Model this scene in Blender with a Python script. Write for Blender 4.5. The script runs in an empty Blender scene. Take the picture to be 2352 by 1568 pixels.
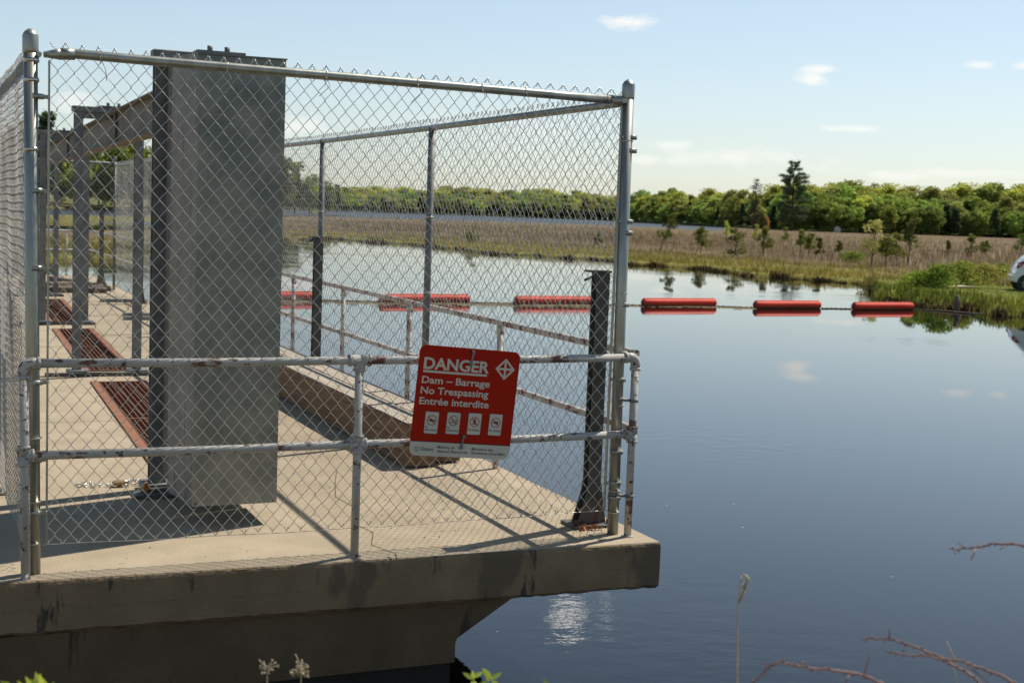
import bpy, math, random
import numpy as np
from mathutils import Vector, Matrix
R = math.radians
random.seed(5); rng = np.random.default_rng(5)
sc = bpy.context.scene
col = sc.collection

# ------------------------------------------------------------------ camera
F = 3120.0; HC = 2.57; PITCH = math.atan(293.8 / F); ROLL = math.atan(.038)
fw = Vector((0, math.cos(PITCH), -math.sin(PITCH))); up0 = Vector((0, math.sin(PITCH), math.cos(PITCH)))
cr = Vector((1, 0, 0)) * math.cos(ROLL) + up0 * math.sin(ROLL)
cu = -Vector((1, 0, 0)) * math.sin(ROLL) + up0 * math.cos(ROLL)
cd = bpy.data.cameras.new('camera'); cam = bpy.data.objects.new('camera', cd); col.objects.link(cam)
M = Matrix((cr, cu, -fw)).transposed().to_4x4(); M.translation = (0, 0, HC)
cam.matrix_world = M
cd.sensor_width = 36; cd.lens = 36 * F / 2352; cd.clip_start = .05; cd.clip_end = 12000
cd.dof.use_dof = True; cd.dof.focus_distance = 7.2; cd.dof.aperture_fstop = 5.6
sc.camera = cam
def ray(x, y): return fw + cr * ((x - 1176) / F) - cu * ((y - 784) / F)
def wp(x, y, z=0.0):                      # survey point of the photo on the level z
    d = ray(x, y); return Vector((0, 0, HC)) + d * ((z - HC) / d.z)
def at(x, y, dist):                       # survey point at a given distance
    return Vector((0, 0, HC)) + ray(x, y) * dist

# ------------------------------------------------------------------ world, sun
SUN_AZ = 46.9; SUN_EL = 55.6
w = bpy.data.worlds.new('World'); sc.world = w; w.use_nodes = True
nt = w.node_tree; nt.nodes.clear()
def N(nt, t, **k):
    n = nt.nodes.new(t)
    for a, b in k.items(): setattr(n, a, b)
    return n
wo = N(nt, 'ShaderNodeOutputWorld'); bg = N(nt, 'ShaderNodeBackground'); bg.inputs[1].default_value = .125
sky = N(nt, 'ShaderNodeTexSky', sky_type='NISHITA', sun_disc=False)
sky.sun_elevation = R(SUN_EL); sky.sun_rotation = R(SUN_AZ); sky.air_density = 1.0; sky.dust_density = .7; sky.ozone_density = 1.3
tc = N(nt, 'ShaderNodeTexCoord')
nz = N(nt, 'ShaderNodeTexNoise'); nz.inputs['Scale'].default_value = 30; nz.inputs['Detail'].default_value = 6; nz.inputs['Roughness'].default_value = .6
mp = N(nt, 'ShaderNodeMapping'); mp.inputs['Scale'].default_value = (1, 1, 2.6)
nt.links.new(tc.outputs['Generated'], mp.inputs[0]); nt.links.new(mp.outputs[0], nz.inputs['Vector'])
def m_(op, a, b=None, c=None):
    n = N(nt, 'ShaderNodeMath', operation=op)
    for i, v in enumerate((a, b, c)):
        if v is None: continue
        if isinstance(v, (int, float)): n.inputs[i].default_value = v
        else: nt.links.new(v, n.inputs[i])
    return n.outputs[0]
clouds = [  # direction pixel (x, y), half width, half height (px), density
    (1460, 53, 85, 18, .85), (1885, 158, 55, 12, .8), (1868, 184, 36, 16, .75), (1975, 296, 70, 9, .65), (2250, 150, 34, 10, .6), (2345, 152, 32, 9, .75),
    (1545, 334, 60, 14, .55), (1480, 366, 55, 16, .5), (1690, 362, 190, 28, .5), (2030, 402, 110, 14, .5), (700, 290, 60, 22, .55), (2200, 398, 150, 10, .4), (150, 235, 60, 25, .5), (1180, 300, 260, 60, .18)]
dirs = []
for x, y, a, b, k in clouds: dirs.append((ray(x, y).normalized(), a / F, b / F, k))
for x, y, a, b, k in [(1300, 1415, 50, 27, .95), (1388, 1400, 24, 11, .45), (1330, 1398, 34, 12, .6)]:   # clouds seen mirrored in the pond
    d = ray(x, y).normalized(); d.z = -d.z; dirs.append((d, a / F, b / F, k))
acc = None; nfront = len(clouds); accs = []
for ci, (c, sx, sy, k) in enumerate(dirs):
    if ci == nfront: accs.append(acc); acc = None
    e1 = Vector((0, 0, 1)).cross(c).normalized() * -1; e2 = c.cross(e1).normalized()
    def dot(v):
        n = N(nt, 'ShaderNodeVectorMath', operation='DOT_PRODUCT'); nt.links.new(tc.outputs['Generated'], n.inputs[0]); n.inputs[1].default_value = v
        return n.outputs['Value']
    a = m_('MULTIPLY', dot(e1), 1 / sx); b = m_('MULTIPLY', dot(e2), 1 / sy)
    r2 = m_('ADD', m_('MULTIPLY', a, a), m_('MULTIPLY', b, b))
    r_ = m_('SQRT', r2)
    v = m_('ADD', m_('MULTIPLY', m_('SUBTRACT', 1.0, r_), 1.0 if ci < nfront else 1.8), m_('MULTIPLY', m_('SUBTRACT', nz.outputs[0], .5), 3.2 if ci < nfront else 2.4))
    v = m_('MULTIPLY', v, 1.1); n = N(nt, 'ShaderNodeClamp'); nt.links.new(v, n.inputs[0])
    v = m_('MULTIPLY', n.outputs[0], k); v = m_('MULTIPLY', v, m_('GREATER_THAN', dot(c), .5))
    acc = v if acc is None else m_('MAXIMUM', acc, v)
hsn = N(nt, 'ShaderNodeGamma'); hsn.inputs[1].default_value = .67; nt.links.new(sky.outputs[0], hsn.inputs[0])   # softer sky gradient, as the camera saw it
sx3 = N(nt, 'ShaderNodeSeparateXYZ'); nt.links.new(tc.outputs['Generated'], sx3.inputs[0]); zr = N(nt, 'ShaderNodeMapRange', interpolation_type='SMOOTHSTEP'); zr.inputs[1].default_value = .14; zr.inputs[2].default_value = .75; zr.inputs[3].default_value = 0; zr.inputs[4].default_value = 1; nt.links.new(sx3.outputs[2], zr.inputs[0])
wb = N(nt, 'ShaderNodeMix', data_type='RGBA', blend_type='MULTIPLY'); wb.inputs[0].default_value = 1; nt.links.new(hsn.outputs[0], wb.inputs[6]); wb.inputs[7].default_value = (1.33, 1.40, 1.44, 1); zc_ = N(nt, 'ShaderNodeMix', data_type='RGBA'); nt.links.new(zr.outputs[0], zc_.inputs[0]); zc_.inputs[6].default_value = (1, 1, 1, 1); zc_.inputs[7].default_value = (.29, .37, .44, 1); zm_ = N(nt, 'ShaderNodeMix', data_type='RGBA', blend_type='MULTIPLY'); zm_.inputs[0].default_value = 1; nt.links.new(wb.outputs[2], zm_.inputs[6]); nt.links.new(zc_.outputs[2], zm_.inputs[7])
mx = N(nt, 'ShaderNodeMix', data_type='RGBA'); nt.links.new(accs[0], mx.inputs[0]); nt.links.new(zm_.outputs[2], mx.inputs[6]); mx.inputs[7].default_value = (6.3, 6.15, 5.8, 1)
mx2 = N(nt, 'ShaderNodeMix', data_type='RGBA'); nt.links.new(acc, mx2.inputs[0]); nt.links.new(mx.outputs[2], mx2.inputs[6]); mx2.inputs[7].default_value = (17, 16.4, 15.4, 1)
nt.links.new(mx2.outputs[2], bg.inputs[0]); nt.links.new(bg.outputs[0], wo.inputs[0])
sl = bpy.data.lights.new('sun', 'SUN'); sl.energy = 4.2; sl.angle = R(.5); sl.color = (1, .93, .82)
so = bpy.data.objects.new('sun', sl); col.objects.link(so)
sd = Vector((math.sin(R(SUN_AZ)) * math.cos(R(SUN_EL)), math.cos(R(SUN_AZ)) * math.cos(R(SUN_EL)), math.sin(R(SUN_EL))))
so.rotation_euler = sd.to_track_quat('Z', 'Y').to_euler(); so.location = (20, 20, 40)
sc.view_settings.view_transform = 'Standard'; sc.view_settings.look = 'None'; sc.view_settings.exposure = 0.42; sc.view_settings.gamma = 1
sc.cycles.max_bounces = 8; sc.cycles.transparent_max_bounces = 8

# ------------------------------------------------------------------ materials
def mat(name, c1, c2=None, rough=.8, metal=0, scale=5, detail=6, lo=.35, hi=.65, bump=0, bscale=None, stretch=(1, 1, 1), spots=None, attr=False, streak=None, spec=None, coord='Object', transl=0, objrand=0):
    m = bpy.data.materials.new(name); m.use_nodes = True; t = m.node_tree; b = t.nodes['Principled BSDF']
    b.inputs['Roughness'].default_value = rough; b.inputs['Metallic'].default_value = metal
    if spec is not None: b.inputs['Specular IOR Level'].default_value = spec
    L = t.links.new
    tcn = N(t, 'ShaderNodeTexCoord'); mpn = N(t, 'ShaderNodeMapping'); mpn.inputs['Scale'].default_value = stretch; L(tcn.outputs[coord], mpn.inputs[0])
    def noise(s, d=6, r=.6, vec=None):
        n = N(t, 'ShaderNodeTexNoise'); n.inputs['Scale'].default_value = s; n.inputs['Detail'].default_value = d; n.inputs['Roughness'].default_value = r
        L(vec or mpn.outputs[0], n.inputs['Vector']); return n.outputs[0]
    def ramp(v, lo, hi):
        n = N(t, 'ShaderNodeMapRange'); n.inputs[1].default_value = lo; n.inputs[2].default_value = hi; L(v, n.inputs[0]); return n.outputs[0]
    def mix(f, a, b_, blend='MIX'):
        n = N(t, 'ShaderNodeMix', data_type='RGBA', blend_type=blend)
        if isinstance(f, (int, float)): n.inputs[0].default_value = f
        else: L(f, n.inputs[0])
        for i, v in ((6, a), (7, b_)):
            if isinstance(v, tuple): n.inputs[i].default_value = (*v[:3], 1)
            else: L(v, n.inputs[i])
        return n.outputs[2]
    c = mix(ramp(noise(scale, detail), lo, hi), c1, c2 or c1)
    if spots:
        for (sc_, th, sco, stv) in spots:
            mm = N(t, 'ShaderNodeMapping'); mm.inputs['Scale'].default_value = stv; L(tcn.outputs[coord], mm.inputs[0])
            c = mix(ramp(noise(sc_, 5, .62, mm.outputs[0]), th, th + .035), c, sco)
    if attr:
        a = N(t, 'ShaderNodeAttribute', attribute_name='Col'); c = mix(1.0, c, a.outputs['Color'], 'MULTIPLY')
    if objrand:
        oi = N(t, 'ShaderNodeObjectInfo'); hs = N(t, 'ShaderNodeHueSaturation'); L(c, hs.inputs['Color'])
        mr = N(t, 'ShaderNodeMapRange'); mr.inputs[3].default_value = 1 - objrand; mr.inputs[4].default_value = 1 + objrand; L(oi.outputs['Random'], mr.inputs[0]); L(mr.outputs[0], hs.inputs['Value'])
        mr2 = N(t, 'ShaderNodeMapRange'); mr2.inputs[3].default_value = .485; mr2.inputs[4].default_value = .515; L(oi.outputs['Random'], mr2.inputs[0]); L(mr2.outputs[0], hs.inputs['Hue'])
        c = hs.outputs[0]
    L(c, b.inputs['Base Color'])
    if bump:
        bn = N(t, 'ShaderNodeBump'); bn.inputs['Strength'].default_value = bump; bn.inputs['Distance'].default_value = .01
        L(noise(bscale or scale * 8, 5), bn.inputs['Height']); L(bn.outputs[0], b.inputs['Normal'])
    if transl:
        tr = N(t, 'ShaderNodeBsdfTranslucent'); L(c, tr.inputs[0]); ms = N(t, 'ShaderNodeMixShader'); ms.inputs[0].default_value = transl
        L(b.outputs[0], ms.inputs[1]); L(tr.outputs[0], ms.inputs[2]); L(ms.outputs[0], t.nodes['Material Output'].inputs[0])
    return m
G = {}
G['galv'] = mat('galvanised_pipe', (.27, .28, .245), (.40, .40, .36), .42, .75, 14, bump=.05, stretch=(1, 1, .25))
G['galvd'] = mat('weathered_galvanised', (.13, .135, .135), (.24, .245, .235), .6, .35, 9, bump=.08, spots=[(9, .68, (.17, .12, .09), (1, 1, .3))])
G['sheet'] = mat('galvanised_sheet', (.15, .165, .148), (.25, .255, .22), .5, .3, 6, lo=.36, hi=.64, bump=.03, spots=[(30, .63, (.20, .205, .18), (1, 1, 1)), (5, .72, (.17, .12, .085), (3, 3, .5))])
G['sheet_side'] = mat('galvanised_sheet_side', (.20, .185, .165), (.28, .26, .23), .6, .25, 6, bump=.03, spots=[(5, .60, (.035, .033, .032), (12, 12, .55))])
G['wire'] = mat('galvanised_wire', (.50, .47, .41), (.66, .63, .55), .3, .9, 30)
G['wired'] = mat('weathered_wire', (.34, .33, .31), (.5, .48, .45), .5, .6, 20)
G['paint'] = mat('chipped_white_paint', (.36, .34, .305), (.46, .435, .39), .5, 0, 6, bump=.15, bscale=60, spots=[(9, .60, (.13, .05, .034), (.6, 1.5, 1)), (34, .585, (.10, .05, .038), (.7, 1, 1)), (24, .67, (.28, .29, .29), (1, 1, 1))])
G['paintv'] = mat('chipped_white_paint_side', (.5, .46, .42), (.62, .58, .52), .55, 0, 6, bump=.15, bscale=60, spots=[(12, .52, (.20, .085, .055), (1, 1, 1)), (30, .6, (.13, .06, .045), (1, 1, 1))])
G['steel'] = mat('dark_rusting_steel', (.075, .075, .07), (.12, .115, .105), .6, .3, 8, bump=.1, spots=[(6, .60, (.12, .045, .02), (2, 2, .35))])
G['rust'] = mat('red_rust', (.11, .036, .015), (.18, .065, .028), .85, 0, 12, bump=.1)
G['rustl'] = mat('faded_red_frame', (.19, .07, .034), (.27, .12, .062), .85, 0, 8)
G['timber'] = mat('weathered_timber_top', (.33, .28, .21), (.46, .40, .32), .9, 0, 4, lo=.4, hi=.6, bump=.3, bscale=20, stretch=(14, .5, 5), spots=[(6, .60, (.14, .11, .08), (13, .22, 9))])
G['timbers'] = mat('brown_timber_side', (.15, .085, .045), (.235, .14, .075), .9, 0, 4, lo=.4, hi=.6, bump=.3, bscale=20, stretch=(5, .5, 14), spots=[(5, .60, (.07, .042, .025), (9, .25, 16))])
G['wood'] = mat('old_brown_wood', (.10, .075, .055), (.2, .16, .12), .9, 0, 6, bump=.5, stretch=(3, 3, 1))
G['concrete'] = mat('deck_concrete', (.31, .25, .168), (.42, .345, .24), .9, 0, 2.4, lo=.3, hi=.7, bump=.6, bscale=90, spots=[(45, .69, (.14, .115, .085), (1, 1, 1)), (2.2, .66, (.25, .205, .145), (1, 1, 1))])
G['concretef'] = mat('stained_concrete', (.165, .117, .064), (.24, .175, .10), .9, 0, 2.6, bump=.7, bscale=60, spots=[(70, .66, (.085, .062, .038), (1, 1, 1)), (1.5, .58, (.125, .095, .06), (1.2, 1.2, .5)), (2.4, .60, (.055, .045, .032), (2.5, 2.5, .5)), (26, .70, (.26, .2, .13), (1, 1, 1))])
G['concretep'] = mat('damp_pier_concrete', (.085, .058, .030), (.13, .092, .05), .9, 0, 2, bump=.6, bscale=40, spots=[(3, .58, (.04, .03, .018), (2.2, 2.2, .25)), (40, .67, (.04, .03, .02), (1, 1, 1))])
G['recess_shade'] = mat('recess_shade_concrete', (.008, .007, .004), (.014, .012, .007), .8, 0, 4, bump=.4)  # near-black base paints in the shade of the recessed pier foot
G['crack'] = mat('dark_joint', (.10, .08, .055), (.14, .11, .08), .95)
G['scum'] = mat('waterline_scum', (.16, .05, .03), (.20, .12, .06), .7, 0, 9)
G['red'] = mat('sign_red', (.43, .014, .002), (.38, .012, .002), .65, 0, 3, spec=.15)
G['white'] = mat('sign_white', (.62, .57, .46), (.55, .51, .42), .55, 0, 4)
G['black'] = mat('sign_black', (.03, .03, .03), None, .6)
G['boom'] = mat('red_plastic_float', (.78, .06, .022), (.64, .045, .018), .6, 0, 2.5, bump=.1, spec=.25, spots=[(4, .62, (.42, .07, .035), (1, 1, 1)), (9, .64, (.72, .17, .10), (1, 1, 1)), (14, .69, (.4, .33, .25), (1, 1, 1))])
G['boomend'] = mat('dark_red_float_end', (.38, .03, .025), None, .6)
G['rubber'] = mat('black_rubber', (.02, .02, .02), (.03, .03, .03), .7)
G['brass'] = mat('brass', (.45, .30, .12), (.32, .2, .08), .4, .8, 20)
G['beam'] = mat('bounce_tinted_beam', (.115, .092, .068), (.18, .15, .115), .7, .05, 3, stretch=(1, 1, 1), spots=[(4, .66, (.12, .09, .07), (1, .5, 1))])  # tan base paints in bounced light and shade; spots fall at random
G['bankg'] = mat('dry_bank_grass', (.20, .165, .07), (.30, .24, .12), 1, 0, 3, bump=.5)
G['soil'] = mat('dark_soil', (.05, .04, .025), (.09, .07, .04), 1, 0, 3, bump=.5)
G['land'] = mat('marsh_ground', (.85, .85, .85), (1, 1, 1), 1, 0, .8, attr=True, spec=.1)
G['leaf'] = mat('leaf', (.8, .8, .8), (1, 1, 1), .75, 0, 1, attr=True, spec=.15, transl=.38)
G['leafo'] = mat('treeline_leaf', (.8, .8, .8), (1, 1, 1), .8, 0, 1, attr=True, spec=.1, transl=.5, objrand=.3)
G['needle'] = mat('pine_needles', (.8, .8, .8), (1, 1, 1), .8, 0, 1, attr=True, spec=.1, transl=.12)
G['blade'] = mat('grass_blade', (.85, .85, .85), (1, 1, 1), .8, 0, .5, attr=True, spec=.1, transl=.35)
G['bark'] = mat('bark', (.06, .05, .04), (.11, .09, .07), .95, 0, 3)
G['twig'] = mat('red_brown_twig', (.17, .07, .05), (.27, .14, .10), .6, 0, 40)
G['reed'] = mat('dry_reed', (.42, .35, .24), (.58, .5, .36), .8, 0, 30, transl=.2)
G['shoot'] = mat('fresh_leaf', (.32, .42, .05), (.45, .5, .08), .5, 0, 14, transl=.4)
G['carpaint'] = mat('white_car_paint', (.72, .72, .73), None, .25, 0, spec=.6)
G['glass'] = mat('dark_car_glass', (.03, .04, .04), None, .08, 0, spec=.8)
G['tail'] = mat('tail_light_red', (.35, .02, .015), None, .2)
G['rim'] = mat('wheel_rim_metal', (.16, .16, .17), None, .35, .8)
G['orange'] = mat('dead_leaf', (.45, .16, .04), (.3, .12, .04), .8, 0, 40)
G['roofm'] = mat('pale_siding', (.5, .5, .5), (.4, .4, .42), .8)
# water
m = bpy.data.materials.new('pond_water'); m.use_nodes = True; t = m.node_tree; b = t.nodes['Principled BSDF']; L = t.links.new
b.inputs['Base Color'].default_value = (.0022, .0034, .0045, 1); b.inputs['Roughness'].default_value = .02; b.inputs['IOR'].default_value = 1.42; b.inputs['Specular IOR Level'].default_value = .5
g = N(t, 'ShaderNodeNewGeometry'); mpn = N(t, 'ShaderNodeMapping'); mpn.inputs['Scale'].default_value = (1, 1.5, 1); L(g.outputs['Position'], mpn.inputs[0])
n1 = N(t, 'ShaderNodeTexNoise'); n1.inputs['Scale'].default_value = 3.0; n1.inputs['Detail'].default_value = 4; L(mpn.outputs[0], n1.inputs['Vector'])
n2 = N(t, 'ShaderNodeTexNoise'); n2.inputs['Scale'].default_value = .12; n2.inputs['Detail'].default_value = 2; L(mpn.outputs[0], n2.inputs['Vector'])
n3 = N(t, 'ShaderNodeTexNoise'); n3.inputs['Scale'].default_value = 14.0; n3.inputs['Detail'].default_value = 2; L(mpn.outputs[0], n3.inputs['Vector'])
mr = N(t, 'ShaderNodeMapRange'); mr.inputs[1].default_value = .50; mr.inputs[2].default_value = .62; mr.inputs[3].default_value = .0008; mr.inputs[4].default_value = .06; L(n2.outputs[0], mr.inputs[0])
ad = N(t, 'ShaderNodeMath', operation='MULTIPLY_ADD'); L(n3.outputs[0], ad.inputs[0]); ad.inputs[1].default_value = .18; L(n1.outputs[0], ad.inputs[2])
bn = N(t, 'ShaderNodeBump'); bn.inputs['Distance'].default_value = .05; L(mr.outputs[0], bn.inputs['Strength']); L(ad.outputs[0], bn.inputs['Height']); L(bn.outputs[0], b.inputs['Normal'])
sy_ = N(t, 'ShaderNodeSeparateXYZ'); L(g.outputs['Position'], sy_.inputs[0]); mf = N(t, 'ShaderNodeMapRange'); mf.inputs[1].default_value = 134; mf.inputs[2].default_value = 147; mf.inputs[3].default_value = .02; mf.inputs[4].default_value = .42; L(sy_.outputs[1], mf.inputs[0]); L(mf.outputs[0], b.inputs['Roughness'])   # open lake beyond the marsh is wind-ruffled
G['water'] = m

# ------------------------------------------------------------------ mesh helpers
A0 = math.atan2(.40639, .91370)                       # heading of the dam's front edge
DT = Vector((.91370, .40639, 0)); DS = Vector((-.40639, .91370, 0)); FR = Vector((.5825, 7.2134, .87))
def W(u, v, z=0): return FR + DT * u + DS * v + Vector((0, 0, z))
class MB:
    def __init__(s): s.v = []; s.f = []; s.m = []; s.sm = []
    def add(s, vs, fs, mi=0, smooth=False):
        o = len(s.v); s.v += [tuple(p) for p in vs]; s.f += [tuple(i + o for i in f) for f in fs]; s.m += [mi] * len(fs); s.sm += [smooth] * len(fs)
        return s
    def box(s, x0, x1, y0, y1, z0, z1, mi=0, M=None, ch=0):
        if ch:
            # chamfered on all vertical/horizontal long edges: 8-gon profile per end
            return s.cbox(x0, x1, y0, y1, z0, z1, ch, mi, M)
        vs = [Vector(p) for p in ((x0, y0, z0), (x1, y0, z0), (x1, y1, z0), (x0, y1, z0), (x0, y0, z1), (x1, y0, z1), (x1, y1, z1), (x0, y1, z1))]
        if M: vs = [M @ p for p in vs]
        return s.add(vs, [(3, 2, 1, 0), (4, 5, 6, 7), (0, 1, 5, 4), (1, 2, 6, 5), (2, 3, 7, 6), (3, 0, 4, 7)], mi)
    def cbox(s, x0, x1, y0, y1, z0, z1, c, mi=0, M=None):
        X = (x0, x1); Y = (y0, y1); Z = (z0, z1); vs = []; idx = {}
        for i in (0, 1):
            for j in (0, 1):
                for k in (0, 1):
                    sx = c if i == 0 else -c; sy = c if j == 0 else -c; sz = c if k == 0 else -c
                    for ax, p in enumerate(((X[i], Y[j] + sy, Z[k] + sz), (X[i] + sx, Y[j], Z[k] + sz), (X[i] + sx, Y[j] + sy, Z[k]))):
                        idx[(i, j, k, ax)] = len(vs); vs.append(M @ Vector(p) if M else Vector(p))
        fs = []
        for i in (0, 1):
            q = [idx[(i, 0, 0, 0)], idx[(i, 1, 0, 0)], idx[(i, 1, 1, 0)], idx[(i, 0, 1, 0)]]; fs.append(q if i else q[::-1])
            q = [idx[(0, i, 0, 1)], idx[(0, i, 1, 1)], idx[(1, i, 1, 1)], idx[(1, i, 0, 1)]]; fs.append(q if i else q[::-1])
            q = [idx[(0, 0, i, 2)], idx[(1, 0, i, 2)], idx[(1, 1, i, 2)], idx[(0, 1, i, 2)]]; fs.append(q if i else q[::-1])
        for a in (0, 1):
            for b_ in (0, 1):
                fs.append((idx[(a, b_, 0, 0)], idx[(a, b_, 1, 0)], idx[(a, b_, 1, 1)], idx[(a, b_, 0, 1)]))
                fs.append((idx[(a, 0, b_, 0)], idx[(a, 1, b_, 0)], idx[(a, 1, b_, 2)], idx[(a, 0, b_, 2)]))
                fs.append((idx[(0, a, b_, 1)], idx[(1, a, b_, 1)], idx[(1, a, b_, 2)], idx[(0, a, b_, 2)]))
                for k in (0, 1): fs.append((idx[(a, b_, k, 0)], idx[(a, b_, k, 1)], idx[(a, b_, k, 2)]))
        return s.add(vs, fs, mi)
    def tube(s, pts, r, n=12, mi=0, cap=True, smooth=True, r1=None):
        pts = [Vector(p) for p in pts]; k = len(pts); vs = []; fs = []
        rs = r if isinstance(r, (list, tuple)) else [r + ((r1 if r1 is not None else r) - r) * i / (k - 1) for i in range(k)]
        ref = None
        for i, p in enumerate(pts):
            d = (pts[min(i + 1, k - 1)] - pts[max(i - 1, 0)]).normalized()
            if ref is None: ref = Vector((0, 0, 1)) if abs(d.z) < .8 else Vector((1, 0, 0))
            a = (ref - d * ref.dot(d)).normalized(); ref = a; b_ = d.cross(a)
            for j in range(n):
                an = 2 * math.pi * j / n; vs.append(p + (a * math.cos(an) + b_ * math.sin(an)) * rs[i])
        for i in range(k - 1):
            for j in range(n): fs.append((i * n + j, i * n + (j + 1) % n, (i + 1) * n + (j + 1) % n, (i + 1) * n + j))
        s.add(vs, fs, mi, smooth)
        if cap:
            o = len(s.v) - len(vs)
            s.f += [tuple(o + j for j in range(n))[::-1], tuple(o + (k - 1) * n + j for j in range(n))]; s.m += [mi] * 2; s.sm += [False] * 2
        return s
    def prism(s, poly, y0, y1, mi=0, M=None):          # polygon (x,z) extruded along y
        n = len(poly); vs = [Vector((x, y0, z)) for x, z in poly] + [Vector((x, y1, z)) for x, z in poly]
        if M: vs = [M @ p for p in vs]
        fs = [tuple(range(n)), tuple(range(2 * n - 1, n - 1, -1))] + [(i, i + n, (i + 1) % n + n, (i + 1) % n) for i in range(n)]
        return s.add(vs, fs, mi)
    def build(s, name, mats, parent=None, org=None, **k):
        me = bpy.data.meshes.new(name); me.from_pydata(s.v, [], s.f)
        for m_2 in (mats if isinstance(mats, (list, tuple)) else [mats]): me.materials.append(G[m_2])
        me.polygons.foreach_set('material_index', s.m); me.polygons.foreach_set('use_smooth', s.sm); me.update()
        o = bpy.data.objects.new(name, me); col.objects.link(o)
        if parent is not None:
            o.parent = parent; off = ORG.get(parent.name)
            if off is None and parent.parent: off = ORG.get(parent.parent.name); 
            if parent.name in ORG: me.transform(Matrix.Translation(-Vector(off)))
            elif off is not None: me.transform(Matrix.Translation(-Vector(off)))
        return tag(o, **k)
ORG = {}
def tag(o, label=None, cat=None, group=None, kind=None):
    if label: o['label'] = label
    if cat: o['category'] = cat
    if group: o['group'] = group
    if kind: o['kind'] = kind
    return o
def thing(name, label, cat, u, v, z=0, group=None):   # a thing on the dam; its parts are modelled in dam coordinates (u, v, z)
    o = bpy.data.objects.new(name, None); col.objects.link(o); o.empty_display_size = .2
    o.location = W(u, v, z); o.rotation_euler = (0, 0, A0); ORG[o.name] = (u, v, z)
    return tag(o, label, cat, group)
def place(o, loc, rz=0): o.location = loc; o.rotation_euler = (0, 0, rz); return o
def empty(name, label, cat, loc, rz=0, group=None):
    o = bpy.data.objects.new(name, None); col.objects.link(o); o.empty_display_size = .2; place(o, loc, rz)
    return tag(o, label, cat, group)
def npmesh(name, V, Fq, mats, parent=None, cols=None, smooth=False, nside=4, fcol=None, **k):
    me = bpy.data.meshes.new(name); nv, nf = len(V), len(Fq)
    me.vertices.add(nv); me.vertices.foreach_set('co', np.asarray(V, dtype=np.float32).ravel())
    me.loops.add(nf * nside); me.loops.foreach_set('vertex_index', np.asarray(Fq, dtype=np.int32).ravel())
    me.polygons.add(nf); me.polygons.foreach_set('loop_start', np.arange(0, nf * nside, nside, dtype=np.int32))
    me.polygons.foreach_set('loop_total', np.full(nf, nside, dtype=np.int32)); me.polygons.foreach_set('use_smooth', np.full(nf, smooth))
    me.update(calc_edges=True); me.materials.append(G[mats])
    if cols is not None:
        a = me.color_attributes.new('Col', 'FLOAT_COLOR', 'POINT'); c4 = np.ones((nv, 4), dtype=np.float32); c4[:, :3] = cols; a.data.foreach_set('color', c4.ravel())
    o = bpy.data.objects.new(name, me); col.objects.link(o)
    if parent is not None: o.parent = parent
    return tag(o, **k)
def duptree(o, loc, rz, scale, label=None):
    c = o.copy(); col.objects.link(c); c.location = loc; c.rotation_euler = (0, 0, rz); c.scale = scale
    if label: c['label'] = label
    for ch in list(o.children):
        d = ch.copy(); col.objects.link(d); d.parent = c
    return c

# ------------------------------------------------------------------ water
def sheet(name, xs, ys, z, mt, kind='structure'):
    V = [(x, y, z) for y in ys for x in xs]; nx = len(xs)
    Fq = [(j * nx + i, j * nx + i + 1, (j + 1) * nx + i + 1, (j + 1) * nx + i) for j in range(len(ys) - 1) for i in range(nx - 1)]
    return npmesh(name, V, Fq, mt, kind=kind)
sheet('water', [-4000, -500, -50, 0, 50, 500, 4000], [-300, 0, 40, 200, 1000, 7000], 0, 'water')

# ------------------------------------------------------------------ marsh and shores (built on levels, from survey points)
def interp(x, pts): return float(np.interp(x, [p[0] for p in pts], [p[1] for p in pts]))
def noise2(x, y, s, seed=0):
    r = np.random.default_rng(seed); out = np.zeros_like(np.asarray(x, dtype=float))
    for k in range(7):
        a = r.uniform(0, 2 * np.pi); f = s * r.uniform(.5, 2.4); p = r.uniform(0, 6.28); out = out + np.sin((np.cos(a) * x + np.sin(a) * y) * f + p + 1.3 * np.sin((np.sin(a) * x - np.cos(a) * y) * f * .7 + p))
    return out / 7
GREEN = np.array((.19, .175, .042)); OLIVE = np.array((.26, .20, .075)); BROWN = np.array((.165, .118, .070)); TAN = np.array((.42, .31, .19)); LAWN = np.array((.16, .185, .04)); MUD = np.array((.045, .032, .018))
near_edge = [(-900, 600), (90, 598), (350, 595), (560, 565), (650, 551), (755, 549), (976, 565), (1115, 582), (1404, 600), (1444, 609), (1520, 613), (1600, 618), (1727, 636), (1882, 645), (1995, 658), (2002, 684), (2050, 693), (2104, 702), (2242, 717), (2352, 729), (2600, 752), (3000, 790)]
far_edge = [(-900, 520), (90, 528), (345, 527), (470, 508), (600, 496), (755, 496.5), (1115, 508), (1404, 517), (1449, 519.5), (1560, 524.5), (1649, 529), (1700, 521), (1800, 524.6), (2352, 545), (3000, 569)]
def land_dist(px, py): return wp(px, py, 0).y
PXS = np.arange(-900, 3000, 7.0)
lawn_w = lambda px: np.clip((px - 1996) / 8, 0, 1)
def land_z(x, y, d0, px):
    """height of the shore d-d0 metres behind its edge"""
    e = np.clip((y - d0) / (1.2 + 1.6 * lawn_w(px)), 0, 1); e = e * e * (3 - 2 * e)
    return -.12 + e * (.30 + .22 * lawn_w(px)) + e * .05 * noise2(x, y, .9, 3) + np.clip(1 - e, 0, 1) * e * .22 * (noise2(x, y, 2.2, 5) + .3)
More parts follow.
